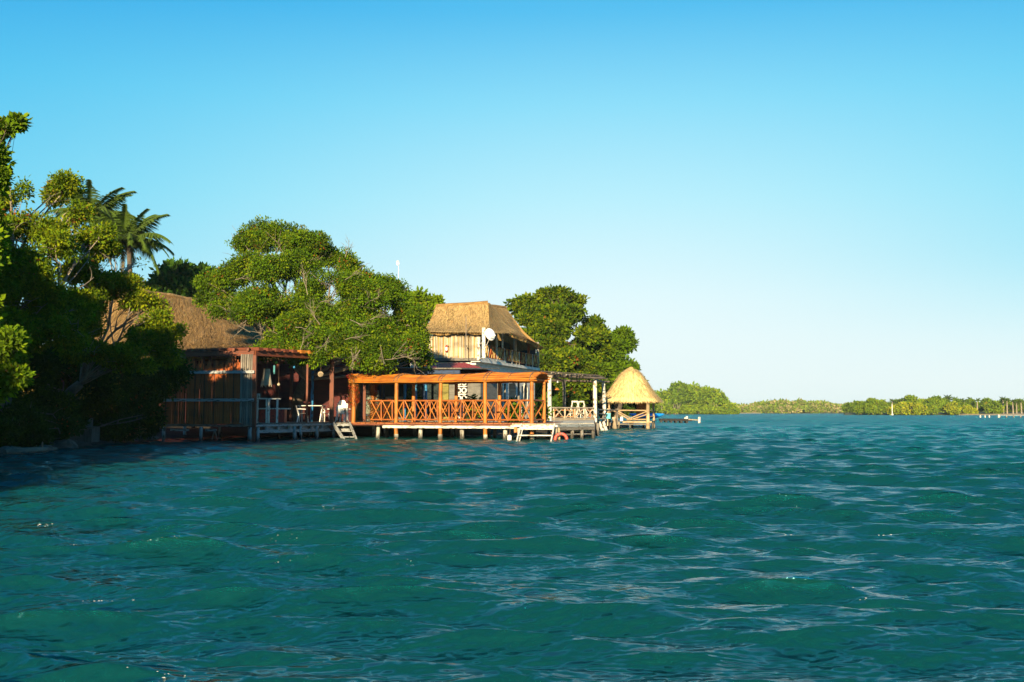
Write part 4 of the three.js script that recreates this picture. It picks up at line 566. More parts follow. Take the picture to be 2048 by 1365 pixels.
  const tw0 = at(548, 740, 46.7), tw = thing('wind_chime', 'teal wind chime hanging next to the shell lamp', 'wind chime', tw0); part(tw, 'tubes', [0, 1, 2, 3].map(i => tube([V(tw0.x + i * .02 - .03, tw0.y + .2, tw0.z), V(tw0.x + i * .02 - .03, tw0.y - .12 - (i % 2) * .08, tw0.z)], .011, 5)), mat(.08, .28, .30)); part(tw, 'cord', tube([V(tw0.x, tw0.y + .2, tw0.z), V(tw0.x, TB - .1, tw0.z)], .008, 4), M.rope);
  // white rail, red counter and sign in the corner
  const r0 = thing('white_railing', 'white painted railing in front of the red counter', 'railing', V(gx(535, 46.4), DK, -46.4)), ry = hy(797.5, 46.4), X = px => gx(px, 46.4);
  part(r0, 'top_rail', beam(V(X(513), ry, -46.3), V(X(559), ry - .02, -46.6), .07, .06), M.white); for (const px of [514, 533, 537.5, 554]) part(r0, 'post', beam(V(X(px), DK, -46.4), V(X(px), ry, -46.4), .08, .08, V(0, 0, 1)), M.white);
  const c1 = thing('red_counter', 'low red counter with a white top in the shaded shelter', 'counter', V(gx(545, 47.5), DK, -47.5)); part(c1, 'body', box(1.2, .62, .5, gx(545, 47.6), DK + .33, -47.7), M.redpaint); part(c1, 'top', box(1.5, .06, .6, gx(546, 47.6), DK + .67, -47.7), M.white);
  const sg = at(515.5, 793, 46.1), sn = thing('small_sign', 'small white notice board at the corner post of the shelter', 'sign', sg); part(sn, 'board', box(.19, .24, .03, sg.x, sg.y, sg.z), M.white); part(sn, 'stake', box(.05, .55, .04, sg.x, sg.y - .38, sg.z - .03), M.white);
  for (let i = 0; i < 3; i++) part(sn, 'line_of_print', box(.12 - i * .02, .014, .006, sg.x, sg.y + .06 - i * .05, sg.z + .017), M.greydark);
  const tb = thing('white_table', 'white table in the shade of the shelter', 'table', V(gx(622, 51), DK, -51)), ty = hy(812, 51); part(tb, 'table_top', box(1.3, .04, .8, gx(624, 51), ty, -51), M.white); for (const [dx, dz] of [[-.58, .3], [.58, .3], [-.58, -.3], [.58, -.3]]) part(tb, 'leg', box(.05, ty - DK, .05, gx(624, 51) + dx, (ty + DK) / 2, -51 + dz), M.white);
  part(h, 'blue_column', pole(V(gx(622.5, 52.4), DK, -52.4), V(gx(624, 52.4), TB - .5, -52.4), .08, .07), M.blue, { label: 'blue round column' });
  part(h, 'back_partition', slab([V(gBb.x + .3, 3.6, -53.4), V(gCb.x - .1, 3.4, -53.6), V(gCb.x - .1, 3.4, -53.7), V(gBb.x + .3, 3.6, -53.5)], 2.9), M.redwall);
}
// plastic chairs
{
  const ch = thing('plastic_chair', 'white plastic chair at the bottom of the lit stack beside the arcade', 'chair', V(gx(684, 51), DK, -51), 'white plastic chairs on the left deck'), P = { local: true };
  const backP = (s, t) => V((s - .5) * (.40 + .04 * Math.sin(t * 3.1)), .42 + t * .42 * (1 - .35 * (2 * s - 1) ** 4 * t), -.21 - t * .10 - .05 * (1 - (2 * s - 1) ** 2));
  const sheet = (F, nu, nv, th) => { const pos = [], uv = [], idx = [], W = nu + 1; for (const o of [0, th]) for (let j = 0; j <= nv; j++) for (let i = 0; i <= nu; i++) { const p = F(i / nu, j / nv); pos.push(p.x, p.y + (F === backP ? 0 : o), p.z + (F === backP ? o : 0)); uv.push(i / nu, j / nv); } for (const b of [0, W * (nv + 1)]) for (let j = 0; j < nv; j++) for (let i = 0; i < nu; i++) { const a = b + j * W + i, c = a + W; b ? idx.push(a, a + 1, c, a + 1, c + 1, c) : idx.push(a, c, a + 1, a + 1, c, c + 1); } return geo(pos, uv, idx); };
  part(ch, 'backrest', sheet(backP, 10, 8, .018), M.plastic, P); part(ch, 'seat', sheet((s, t) => V((s - .5) * .44, .43 - .02 * Math.sin(s * 3.14) * Math.sin(t * 3.14), -.21 + t * .44), 8, 8, .02), M.plastic, P);
  for (const [x, z, dx, dz] of [[-.2, .2, -.05, .05], [.2, .2, .05, .05], [-.19, -.2, -.05, -.08], [.19, -.2, .05, -.08]]) part(ch, 'leg', tube([V(x, .43, z), V(x + dx, 0, z + dz)], [.03, .022], 6), M.plastic, P);
  for (const s of [-1, 1]) part(ch, 'armrest', tube([V(s * .2, .66, -.26), V(s * .25, .66, -.1), V(s * .25, .65, .15), V(s * .23, .43, .2)], .022, 6), M.plastic, P);
  ch.rotation.y = 2.9; const b = ch.position, G = { group: 'white plastic chairs on the left deck' };
  const C_ = (x, y, z, l, turn) => copy(ch, V(x, y, z), l, { turn, ...G });
  ['second from the bottom of', 'third from the bottom of', 'topmost of'].forEach((w, i) => C_(b.x + .01 * i, DK + .09 * (i + 1), b.z + .02 * i, `white plastic chair, ${w} the lit stack beside the arcade`, 2.9));
  C_(gx(694, 51.4), DK, -51.4, 'white plastic chair partly hidden right of the lit stack', 2.4); C_(gx(604, 49.6), DK, -49.8, 'white plastic chair in shade left of the white table', 1.4); C_(gx(650, 51.2), DK, -51.4, 'white plastic chair in shade right of the white table', -1.5);
}
// ---------------------------------------------------------------- the orange arcade
{
  const d = thing('wooden_deck', 'plank deck with white edge boards on piles under the orange arcade', 'deck', pw(5, 1, DK));
  planks(d, pw(-.14, -.15, 0), pw(9.35, -.15, 0), pw(9.35, 4.6, 0), pw(-.14, 4.6, 0), DK, .05, M.orange2);
  part(d, 'edge_beam', beam(pw(0, -.10, DK - .09), pw(9.3, -.10, DK - .09), .06, .08), M.redwood); part(d, 'edge_beam', beam(pw(1.6, -.06, DK - .2), pw(8.4, -.06, DK - .2), .08, .12), M.white);
  for (const u of [1.2, 3.45, 5.55, 7.75]) pile(d, pw(u, .3, 0), DK - .1, .105, [.6, .58, .5]); for (const u of [.8, 2.6, 4.6, 6.6, 8.6]) pile(d, pw(u, 2.2, 0), DK - .1, .09, [.16, .12, .09]); for (const u of [1.5, 3.6, 5.6, 7.8]) pile(d, pw(u, 4.2, 0), DK - .1, .09, [.3, .29, .26]);
  const h = thing('cane_arcade', 'orange timber arcade with a long barrel roof of bound canes', 'pergola', pw(4.5, 1, DK)), W = 2.15, TB = 2.80;
  for (let i = 0; i < 5; i++) { const u = i * 2.283, p = part(h, 'post', pole(pw(u, 0, i === 0 ? DK : i === 4 ? -.7 : -.8), pw(u + rr(-.03, .03), 0, TB + .06), .105, .09, { bend: .004, rings: 6 }), M.orange); if (i) pile(h, pw(u, 0, 0), .25, .112, [.70, .66, .56], { lx: .01 }); part(h, 'post', pole(pw(u, W, DK - .05), pw(u + rr(-.03, .03), W, TB + .06), .10, .085, { bend: .006 }), M.orange, {}); }
  part(h, 'beam', pole(pw(-.15, -.04, TB + .02), pw(9.32, -.04, TB + .02), .06, .06, { rings: 11, bend: .001 }), M.orange2); part(h, 'beam', pole(pw(-.15, W, TB + .02), pw(9.3, W, TB + .02), .06, .06, { rings: 11, bend: .001 }), M.orange2);
  for (let i = 0; i < 5; i++) part(h, 'cross_beam', pole(pw(i * 2.283, -.1, TB + .05), pw(i * 2.283, W + .1, TB + .05), .045), M.orange2);
  const arc = (k, u) => { const a = Math.PI * k, sag = -.05 * Math.sin((u / 2.283 % 1) * Math.PI) * (1 + .5 * Math.sin(u)) ; const rise = .42 + .05 * Math.sin(u * .9 + 1) + .02 * sstep(7.2, 9.2, u); return pw(u, W / 2 - Math.cos(a) * (W / 2 + .14), TB - .05 + Math.pow(Math.sin(a), .8) * rise + sag * Math.sin(a)); };
  for (let k = 0; k <= 50; k++) for (let s = 0; s < 2; s++) { // the canes
    const u0 = s ? rr(4.3, 4.7) : rr(-.25, -.1), u1 = s ? rr(9.25, 9.45) : rr(4.5, 4.9), kk = k / 50, pts = []; for (let i = 0; i <= 12; i++) { const u = lerp(u0, u1, i / 12), q = arc(Math.min(1, Math.max(0, kk + rr(-.005, .005))), u); q.y += rr(-.012, .018); pts.push(q); }
    part(h, 'cane', tube(pts, pts.map(((q) => () => q * rr(.9, 1.1))(rr(.020, .040))), 6), k % 4 === 1 ? CANE2 : k % 3 ? M.cane : CANE3);
  }
  for (const [u, r] of [[.05, .03], [1.14, .02], [2.2, .03], [2.36, .03], [3.4, .02], [4.5, .03], [4.66, .03], [5.7, .02], [6.78, .03], [6.94, .03], [8.0, .02], [9.05, .032]]) { const pts = []; for (let k = 0; k <= 16; k++) { const q = arc(k / 16, u + .05 * Math.sin(k * .3)); q.y += .035; if (k === 0) q.z += .03; pts.push(q); } part(h, 'binding', tube(pts, r, 5), M.rope); }
  const f = thing('cross_railing', 'orange railing of crossed poles along the lake side of the arcade', 'railing', pw(5, 0, DK)); rail(f, pw(.9, .02, 0), pw(9.13, .02, 0), DK + .14, 1.86, 14, M.orange2, { r: .036, mb: [M.orange, M.orange, M.orange3, M.orange2], last: false });
  const f2 = thing('cross_railing', 'orange railing of crossed poles along the landward side of the arcade', 'railing', pw(5, W, DK)); rail(f2, pw(2.6, W - .02, 0), pw(9.13, W - .02, 0), DK + .14, 1.86, 11, M.orange2, { r: .034, mb: [M.orange, M.orange, M.orange3, M.orange2], last: false });
  const f3 = thing('cross_railing', 'short orange railing across the right end of the arcade', 'railing', pw(9.13, 1, DK)); part(f3, 'top_rail', pole(pw(9.13, .05, 1.86), pw(9.13, W, 1.86), .038), M.orange2); part(f3, 'bottom_rail', pole(pw(9.13, .05, DK + .14), pw(9.13, W, DK + .14), .034), M.orange2); part(f3, 'brace', pole(pw(9.15, .1, DK + .16), pw(9.15, W - .1, 1.84), .03), M.orange);
  // creeper round the left end posts
  const mk = (u, v, y0, y1, n) => { const mats = [], cc = [], org = pw(0, 0, DK); for (let i = 0; i < n; i++) { const y = lerp(y0, y1, R()), a = R() * 6.28 + y * 3, r = rr(.1, .22), s = rr(.10, .2); _e.set(R() * 6, R() * 6, R() * 6); _q.setFromEuler(_e); mats.push(new THREE.Matrix4().compose(pw(u, v, y).add(V(Math.cos(a) * r, 0, Math.sin(a) * r)).sub(org), _q, V(s, s, s))); cc.push(R() < .25 ? C(.45, .035, .012) : R() < .5 ? C(.30, .09, .012) : C(.06, .055, .012)); } return [mats, cc]; };
  const cr = thing('creeper', 'red-leaved creeper wound round the left end posts of the arcade', 'creeper', pw(0, 0, DK)), c1 = mk(0, 0, 1.6, 3.1, 150), c2 = mk(0, W, 1.0, 2.9, 130), c3 = mk(.7, 1, 3.2, 3.45, 60); for (const m of c3[0]) { m.elements[12] += rr(-.5, 1.2); m.elements[14] += rr(-.4, .4); }
  for (const [u, v] of [[0, 0], [0, W]]) part(cr, 'stem', tube(Array.from({ length: 16 }, (_, i) => { const y = DK + i * .15; return pw(u, v, y).add(V(Math.cos(y * 4) * .12, 0, Math.sin(y * 4) * .12)); }), .014, 5), M.twig);
  instanced(cr, 'leaves', SMALL, LEAF, [...c1[0], ...c2[0], ...c3[0]], [...c1[1], ...c2[1], ...c3[1]]);
  const cr2 = thing('creeper', 'dark leafy creeper tangled in the railing at the left of the arcade', 'creeper', pw(2, 1, DK)), mm = [], cc = []; for (let i = 0; i < 260; i++) { const u = .6 + 1.9 * R() * R() + rr(0, .8), y = rr(DK + .1, 1.85), s = rr(.12, .22); _e.set(R() * 6, R() * 6, R() * 6); _q.setFromEuler(_e); mm.push(new THREE.Matrix4().compose(pw(u, rr(.1, .5), y).sub(pw(2, 1, DK)), _q, V(s, s, s))); cc.push(R() < .3 ? C(.28, .04, .012) : C(.05, .045, .012)); }
  part(cr2, 'stem', Array.from({ length: 9 }, (_, i) => pole(pw(.7 + i * .25, .3, DK), pw(.6 + i * .28, .35, 1.8), .012, .008, { seg: 4, bend: .08 })), M.twig); instanced(cr2, 'leaves', SMALL, LEAF, mm, cc);
}
// ---------------------------------------------------------------- landing, ladder, life ring, right platform
{
  const pl = thing('wooden_deck', 'open plank platform with a dark board skirt right of the arcade', 'deck', V(3, DK, -56)), fl = pw(9.36, -.15, 0), fr = V(gx(1188, 49.6), 0, -49.6), br = V(5.5, 0, -67), bl = V(2.9, 0, -67);
  planks(pl, fl, fr, br, bl, DK - .03, .05, STK2); const y = DK - .14;
  part(pl, 'edge_beam', beam(V(fl.x, y, fl.z + .03), V(lerp(fl.x, fr.x, .35), y, lerp(fl.z, fr.z, .35) + .03), .07, .13), M.white);
  for (const [yy, m] of [[y, SKIRT], [y - .15, M.greydark]]) part(pl, 'skirt_board', beam(V(lerp(fl.x, fr.x, .36), yy, lerp(fl.z, fr.z, .36) + .03), V(fr.x, yy, fr.z + .03), .05, .14), m); part(pl, 'skirt_rail', beam(V(lerp(fl.x, fr.x, .40), .24, lerp(fl.z, fr.z, .4) - .1), V(fr.x, .24, fr.z - .1), .06, .07), M.greydark);
  for (const k of [.36, .62, .78, .99]) pile(pl, V(lerp(fl.x, fr.x, k), 0, lerp(fl.z, fr.z, k) - .07), DK - .1, .085, [.24, .22, .19]); for (const [x, z] of [[2, -54], [4.6, -54], [2.6, -60], [5.0, -60], [3, -66]]) pile(pl, V(x, 0, z), DK - .1, .09, [.25, .23, .2]);
  part(pl, 'side_beam', beam(V(fr.x + .02, y, fr.z), V(br.x + .02, y, br.z), .06, .16), M.greydark);
  // landing in front of the arcade
  const ld = thing('landing', 'small landing with a white front board above the white ladder', 'landing', pw(9.5, -.6, DK)); const q = [pw(8.45, -.98, 0), pw(10.55, -.98, 0), pw(10.55, -.17, 0), pw(8.45, -.17, 0)]; planks(ld, ...q, DK - .02, .045, M.palewood);
  part(ld, 'front_board', beam(pw(8.4, -.96, DK - .12), pw(10.6, -.96, DK - .12), .05, .09), M.white); for (const u of [8.6, 10.35]) { part(ld, 'bracket', beam(pw(u, -.9, DK - .16), pw(u, -.9, DK - .42), .12, .12, V(0, 0, 1)), M.orange); pile(ld, pw(u + .1, -.7, 0), DK - .1, .08, [.62, .56, .42]); }
  const lw = thing('boat_ladder', 'wide white wooden ladder going down into the water', 'ladder', V(gx(1072, 44.6), .3, -44.6)), t0 = V(gx(1043, 45.4), DK - .06, -45.4), t1 = V(gx(1031, 43.8), -.18, -43.9), t2 = V(gx(1109, 45.3), DK - .06, -45.2), t3 = V(gx(1100, 43.9), -.18, -43.7);
  part(lw, 'side_rail', beam(t0, t1, .06, .13), M.white); part(lw, 'side_rail', beam(t2, t3, .06, .13), M.white); for (const [k, hgt] of [[.16, .13], [.50, .045], [.84, .055]]) part(lw, 'tread', beam(t0.clone().lerp(t1, k).add(V(.02, 0, .03)), t2.clone().lerp(t3, k).add(V(-.02, 0, .03)), .16, hgt), M.white); part(lw, 'stay', pole(t0.clone().lerp(t1, .1).add(V(.1, 0, 0)), t0.clone().lerp(t1, .9).add(V(.12, .05, -.2)), .025), M.white);
  const rc = at(1122, 880, 44.6), lr = thing('life_ring', 'faded red life ring hanging half in the water beside the white ladder', 'life ring', rc); part(lr, 'ring', new THREE.TorusGeometry(.26, .075, 12, 32).rotateX(-.12).translate(rc.x, rc.y, rc.z), RING); for (const a of [1.35, 1.75, 4.5]) part(lr, 'band', new THREE.TorusGeometry(.26, .08, 10, 4, .18).rotateZ(a).rotateX(-.12).translate(rc.x, rc.y, rc.z), M.greydark); pile(pl, V(rc.x - .08, 0, rc.z - .25), .62, .055, [.62, .5, .28]);
  const fb = at(1019, 876, 46.8), bu = thing('float', 'small white float bobbing under the edge of the arcade deck', 'float', fb); part(bu, 'body', new THREE.LatheGeometry([[0, -.14], [.08, -.14], [.1, -.1], [.1, .08], [.07, .12], [0, .13]].map(p => new THREE.Vector2(...p)), 14).translate(fb.x, fb.y, fb.z), M.plastic); part(bu, 'line', tube([V(fb.x, fb.y + .1, fb.z), V(fb.x + .05, .7, fb.z - .3)], .012, 4), M.rope);
  // white pergola and railing
  const wp = thing('white_pergola', 'bleached pergola of white poles roofed with dark twigs on the right platform', 'pergola', V(4, DK, -65)), hT = 3.42, q0 = V(gx(1099, 60.5), 0, -60.5), q1 = V(gx(1190, 66), 0, -66), q2 = V(gx(1207.5, 72), 0, -72), q3 = V(gx(1128, 69), 0, -69), up = (p, y) => V(p.x, y, p.z);
  part(wp, 'post', pole(up(q0, DK - .03), up(q0, hT), .14, .12, { bend: .003 }), M.white); part(wp, 'post', pole(up(q1, -.8), up(q1, hT), .15, .13, { bend: .004 }), M.white); part(wp, 'post', pole(up(q2, -.6), up(q2, hT), .14, .12), M.white); part(wp, 'post', pole(up(q3, .6), up(q3, hT), .12, .11), M.greystick);
  part(wp, 'capital', new THREE.CylinderGeometry(.22, .19, .14, 10).translate(q0.x, hT + .02, q0.z), M.palewood);
  part(wp, 'beam', pole(up(q0, hT + .1).add(V(-.6, 0, .1)), up(q1, hT + .1).add(V(.5, 0, -.2)), .08, .07, { rings: 8 }), M.twig); part(wp, 'beam', pole(up(q1, hT + .02), up(q2, hT + .02), .08, .07), M.greydark); part(wp, 'beam', pole(up(q3, hT + .05).add(V(-1, 0, 0)), up(q2, hT + .05).add(V(.4, 0, 0)), .08, .07), M.twig); part(wp, 'beam', pole(up(q0, hT + .02), up(q3, hT + .02), .07), M.twig);
  for (let i = 0; i < 26; i++) { const k = i / 25, a = up(q0, hT + .2).lerp(up(q1, hT + .2), k).add(V(rr(-.2, .2), rr(-.02, .08), .3)), b = up(q3, hT + .2).lerp(up(q2, hT + .2), k).add(V(rr(-.2, .2), rr(-.02, .06), 0)); part(wp, 'roof_pole', pole(a, b, rr(.03, .045), .03, { seg: 5, bend: .02 }), i % 4 ? M.twig : M.greystick); }
  for (let i = 0; i < 7; i++) { const k = i / 6; part(wp, 'batten', pole(up(q0, hT + .3).lerp(up(q3, hT + .26), k).add(V(-.5, rr(-.03, .05), 0)), up(q1, hT + .3).lerp(up(q2, hT + .26), k).add(V(.3, rr(-.03, .05), 0)), .035, .03, { seg: 5, bend: .015, rings: 8 }), M.twig); }
  const lp = at(1115, 764, 62.5), lamp = thing('bulb_lamp', 'small white bulb hanging below the bleached pergola', 'lamp', lp); part(lamp, 'bulb', new THREE.SphereGeometry(.07, 12, 10).translate(lp.x, lp.y, lp.z), M.plastic); part(lamp, 'cord', tube([V(lp.x, lp.y + .06, lp.z), V(lp.x, hT + .2, lp.z)], .01, 4), M.dark);
  const lq = at(1113, 779, 62.8), pd = thing('pendant_lamp', 'orange dish-shaped pendant lamp under the bleached pergola', 'lamp', lq); part(pd, 'shade', new THREE.LatheGeometry([[.02, .1], [.08, .08], [.16, .02], [.22, -.05], [.2, -.05], [.07, .06], [0, .08]].map(p => new THREE.Vector2(...p)), 16).translate(lq.x, lq.y, lq.z), M.orange); part(pd, 'cord', tube([V(lq.x, lq.y + .08, lq.z), V(lq.x, hT + .2, lq.z)], .01, 4), M.dark);
  const wr = thing('cross_railing', 'bleached railing of crossed poles along the right platform', 'railing', V(4, DK, -62)); rail(wr, V(gx(1062, 58.5), 0, -58.5), V(gx(1189, 65.9), 0, -65.9), DK + .10, 1.56, 6, M.palewood, { r: .045, mb: RAILW });
  part(wr, 'kick_board', beam(V(gx(1062, 58.4), DK + .02, -58.4), V(gx(1189, 65.8), DK + .02, -65.8), .06, .07), M.palewood);
  // white easel chairs and tables behind that rail
  const easel = (px, d, label) => { const p = V(gx(px, d), DK, -d), c = thing('deck_chair', label, 'chair', p, 'white high-backed deck chairs on the right platform'); const Y = hy(803, d); for (const s of [-1, 1]) { part(c, 'back_frame', beam(V(p.x + s * .36, DK + .3, p.z + .3), V(p.x + s * .14, Y, p.z - .2), .07, .05), M.white); part(c, 'rear_leg', beam(V(p.x + s * .2, DK, p.z - .6), V(p.x + s * .16, Y - .3, p.z - .22), .06, .05), M.white); part(c, 'front_leg', beam(V(p.x + s * .34, DK, p.z + .5), V(p.x + s * .34, DK + .5, p.z + .45), .07, .05, V(1, 0, 0)), M.white); } part(c, 'head_board', box(.42, .1, .05, p.x, Y - .02, p.z - .17), M.white); for (let i = 0; i < 4; i++) part(c, 'seat_slat', box(.66, .025, .09, p.x, DK + .42, p.z + .3 - i * .12), M.white); };
  easel(1150, 67, 'left one of the two white high-backed deck chairs'); easel(1163, 68.5, 'right one of the two white high-backed deck chairs');
  const bn = (px, d, w, m, label, cat, nm) => { const p = V(gx(px, d), DK, -d), t = thing(nm, label, cat, p); part(t, 'top', box(w, .05, .6, p.x, DK + .62, p.z), m); for (const s of [-1, 1]) { part(t, 'leg', box(.07, .62, .07, p.x + s * (w / 2 - .1), DK + .3, p.z + .2), m); part(t, 'leg', box(.07, .62, .07, p.x + s * (w / 2 - .1), DK + .3, p.z - .2), m); } part(t, 'brace', box(w - .25, .05, .05, p.x, DK + .2, p.z), m); };
  bn(1128, 66.5, 1.5, M.orange, 'orange wooden table behind the bleached railing', 'table', 'wooden_table'); bn(1166, 69.5, 1.2, M.orange2, 'darker orange bench below the white deck chairs', 'bench', 'wooden_bench'); bn(1180, 71.5, .9, M.white, 'low white table beside the right pergola post', 'table', 'white_table');
}
// ---------------------------------------------------------------- palm-roofed hut at the end of the pier
{
  const Z = 77.5, c = V(gx(1263, Z), 0, -Z), h = thing('palm_hut', 'open hut with a golden shaggy straw roof on stilts in the water', 'hut', V(c.x, .6, c.z)), AY = hy(738, Z), EYv = hy(800, Z), HY = .62;
  const ca = Math.cos(.28), sa = Math.sin(.28), prof = [[0, .16], [.05, .42], [.14, .70], [.32, 1.04], [.58, 1.44], [.8, 1.82], [1, 2.24]];
  const roofP = (s, t) => { let i = 1; while (i < prof.length - 1 && t > prof[i][0]) i++; const k = (t - prof[i - 1][0]) / (prof[i][0] - prof[i - 1][0]), r = lerp(prof[i - 1][1], prof[i][1], k), a = s * 6.28318, n = 3.2, q = Math.pow(Math.pow(Math.abs(Math.cos(a)), n) + Math.pow(Math.abs(Math.sin(a)), n), -1 / n), x = Math.cos(a) * r * lerp(1, q, Math.min(1, t * 2)) * .98, z = Math.sin(a) * r * lerp(1, q, Math.min(1, t * 2)) * .98; return V(c.x + x * ca - z * sa, lerp(AY, EYv, t), c.z + x * sa + z * ca); };
  const roof = part(h, 'roof', thatchShell(roofP, 96, 28, .22, { closed: true, us: 12, vs: 3.4, ragged: .22, rough: .07 }), M.thatchNew); strawOn(roof, [[roofP, 7000, .03, 1, .48, .24], [roofP, 2600, .93, 1, .46, .06], [roofP, 300, 0, .06, .25, .2]], [.80, .60, .27]);
  part(roof, 'top_knot', new THREE.LatheGeometry([[.2, 0], [.19, .12], [.1, .2], [0, .22]].map(p => new THREE.Vector2(...p)), 12).translate(c.x, AY - .06, c.z), M.thatchNew);
  const q = (x, z, y) => V(c.x + x * ca - z * sa, y, c.z + x * sa + z * ca), w = 1.5, pm = PALE2;
  const corners = [[-w, w], [w, w], [w, -w], [-w, -w]]; corners.forEach(([x, z], i) => part(h, 'post', pole(q(x, z, i === 1 ? -.8 : i === 0 ? .6 : -.6), q(x, z, 2.55), i === 1 ? .15 : .10, i === 1 ? .12 : .09, { bend: .015, rings: 7 }), pm));
  for (let i = 0; i < 4; i++) { const a = corners[i], b = corners[(i + 1) % 4]; part(h, 'plate', pole(q(a[0], a[1], 2.38), q(b[0], b[1], 2.38), .07), M.palewood); }
  planks(h, q(-w - .2, w + .1, 0), q(w + .2, w + .1, 0), q(w + .2, -w - .2, 0), q(-w - .2, -w - .2, 0), HY, .05, M.greydark); part(h, 'edge_beam', beam(q(-.4, w + .12, HY - .09), q(w + .3, w + .12, HY - .09), .07, .12), PALE2); part(h, 'edge_beam', beam(q(-w - .3, w + .02, HY - .25), q(w + .2, w + .02, HY - .25), .08, .1), M.greydark);
  for (const [x, z, r, tone] of [[-w, w, .09, [.3, .26, .2]], [-.75, w, .1, [.62, .5, .3]], [.1, w - .2, .08, [.4, .36, .28]], [w + .25, .6, .11, [.1, .09, .07]], [w, -w, .1, [.1, .09, .08]], [0, -.3, .1, [.09, .08, .07]], [-w, -.6, .1, [.12, .1, .08]], [.8, -1, .08, [.12, .1, .09]]]) pile(h, q(x, z, 0), HY - .08, r, tone);
  // rail with slanting poles
  const rp = (a, b, r = .05, m = pm, n = 'rail_pole') => part(h, n, pole(a, b, r, r * .9, { bend: .012 }), m), fz = w + .06;
  rp(q(-w + .3, fz, 1.42), q(w, fz, 1.40), .055); rp(q(-w + .4, fz + .06, 1.40), q(.05, fz + .06, HY + .12), .06); rp(q(-w + .75, fz + .08, 1.34), q(.28, fz + .08, HY + .16), .05); rp(q(.05, fz + .05, HY + .14), q(w, fz + .05, 1.36), .05); rp(q(.2, fz + .1, HY + .08), q(w, fz + .1, 1.12), .045); rp(q(-.1, fz, HY + .08), q(w, fz, HY + .12), .05); rp(q(w, w, 1.40), q(w, -w, 1.40)); rp(q(w, w, .9), q(w, -w, .95)); rp(q(-w, -w, 1.4), q(w, -w, 1.4)); rp(q(-w, w, 1.42), q(-w + .9, w, 1.36), .06); rp(q(-w, -w, 2.0), q(0, -w, 2.0), .05, M.palewood);
  part(h, 'back_panel', slab([q(.25, -w + .1, 2.3), q(.95, -w + .1, 2.3), q(.95, -w + .05, 2.3), q(.25, -w + .05, 2.3)], 1.2), M.orange, { label: 'orange board panel at the back of the hut' }); part(h, 'back_post', beam(q(.2, -w, HY), q(.2, -w, 2.4), .12, .1, V(0, 0, 1)), M.redwood); part(h, 'back_post', beam(q(1.05, -w, HY), q(1.05, -w, 2.4), .12, .1, V(0, 0, 1)), M.redwood);
  // gangway between the platform and the hut
  const g = thing('gangway', 'narrow weathered gangway with rough rails between the pergola and the hut', 'gangway', V(6, .6, -74)), a0 = V(gx(1192, 68), 0, -68), a1 = V(gx(1236, 76), 0, -76), b1 = V(a1.x - .2, 0, -77.4), b0 = V(a0.x - .4, 0, -69.6); planks(g, a0, b0, b1, a1, .66, .05, M.greydark, .16);
  const lr2 = (k, y) => V(lerp(a0.x, a1.x, k), y, lerp(a0.z, a1.z, k)); part(g, 'rail', pole(lr2(0, 1.45), lr2(.98, 1.42), .05, .045, { rings: 8 }), M.greystick); part(g, 'rail', pole(lr2(0, .82), lr2(.45, .80), .06, .05), M.palewood); part(g, 'rail', pole(lr2(.05, 1.2), lr2(.5, 1.1), .04), M.greystick); for (const [k, m] of [[.08, M.palewood], [.3, M.greystick], [.5, M.palewood], [.62, M.twig], [.9, M.twig], [.98, M.greystick]]) part(g, 'stanchion', pole(lr2(k, .3), lr2(k + .01, 1.55), .055, .05), m);
  for (const [k, lean] of [[.12, .5], [.3, .4]]) part(g, 'prop', pole(lr2(k, .62), lr2(k, -.5).add(V(lean, 0, .1)), .11, .13, { bend: .01 }), M.white); for (const [k, t] of [[.15, [.14, .12, .1]], [.4, [.1, .09, .08]], [.6, [.12, .11, .09]], [.8, [.3, .28, .22]]]) pile(g, lr2(k, 0).add(V(0, 0, -.5)), .6, .1, t); part(g, 'prop', pole(lr2(.78, .85), lr2(.9, -.4), .12, .14, { bend: .02 }), M.palewood, { label: 'stout pale slanting pole' });
  const bx = lr2(.52, 0), bb = thing('turquoise_box', 'turquoise plastic box hung on the gangway rail', 'box', V(bx.x, .9, bx.z)); part(bb, 'body', box(.3, .34, .22, bx.x, .98, bx.z + .12), mat(.03, .35, .38, { rough: .4 })); part(bb, 'lid', box(.33, .05, .25, bx.x, 1.17, bx.z + .12), mat(.04, .42, .45, { rough: .4 }));
  const jc = at(1243, 835, 76.2), jb = thing('jerrycan', 'white plastic can standing at the left corner of the hut deck', 'can', V(jc.x, HY, jc.z)); part(jb, 'body', box(.2, .3, .16, jc.x, HY + .15, jc.z), M.plastic); part(jb, 'spout', new THREE.CylinderGeometry(.035, .04, .08, 10).translate(jc.x + .05, HY + .33, jc.z), M.plastic);
  // kayak leaning out behind the hut
  const k0 = at(1315, 831.5, 84), ky = thing('kayak', 'bright blue kayak whose bow shows right of the hut', 'kayak', k0), N = 20, pos = [], uv = [], idx = []; for (let i = 0; i <= N; i++) for (let k = 0; k <= 12; k++) { const t = i / N, w2 = Math.pow(Math.sin(Math.PI * Math.min(.999, Math.max(.001, t))), .6), a = k / 12 * 6.283; pos.push((t - .8) * 3.2, Math.sin(a) * .26 * w2 + .16 * Math.pow(Math.abs(t - .5) * 2, 3), Math.cos(a) * .38 * w2); uv.push(t, k / 12); if (i && k) { const q1 = (i - 1) * 13 + k - 1, q2 = q1 + 13; idx.push(q1, q2, q1 + 1, q1 + 1, q2, q2 + 1); } }
  part(ky, 'hull', geo(pos, uv, idx), mat(.01, .22, .62, { rough: .3 }), { local: true }); part(ky, 'cockpit', new THREE.TorusGeometry(.3, .04, 8, 24).scale(1.6, 1, .8).rotateX(1.57).translate(-1.0, .24, 0), M.dark, { local: true }); ky.rotation.y = .25; ky.position.y = .96;
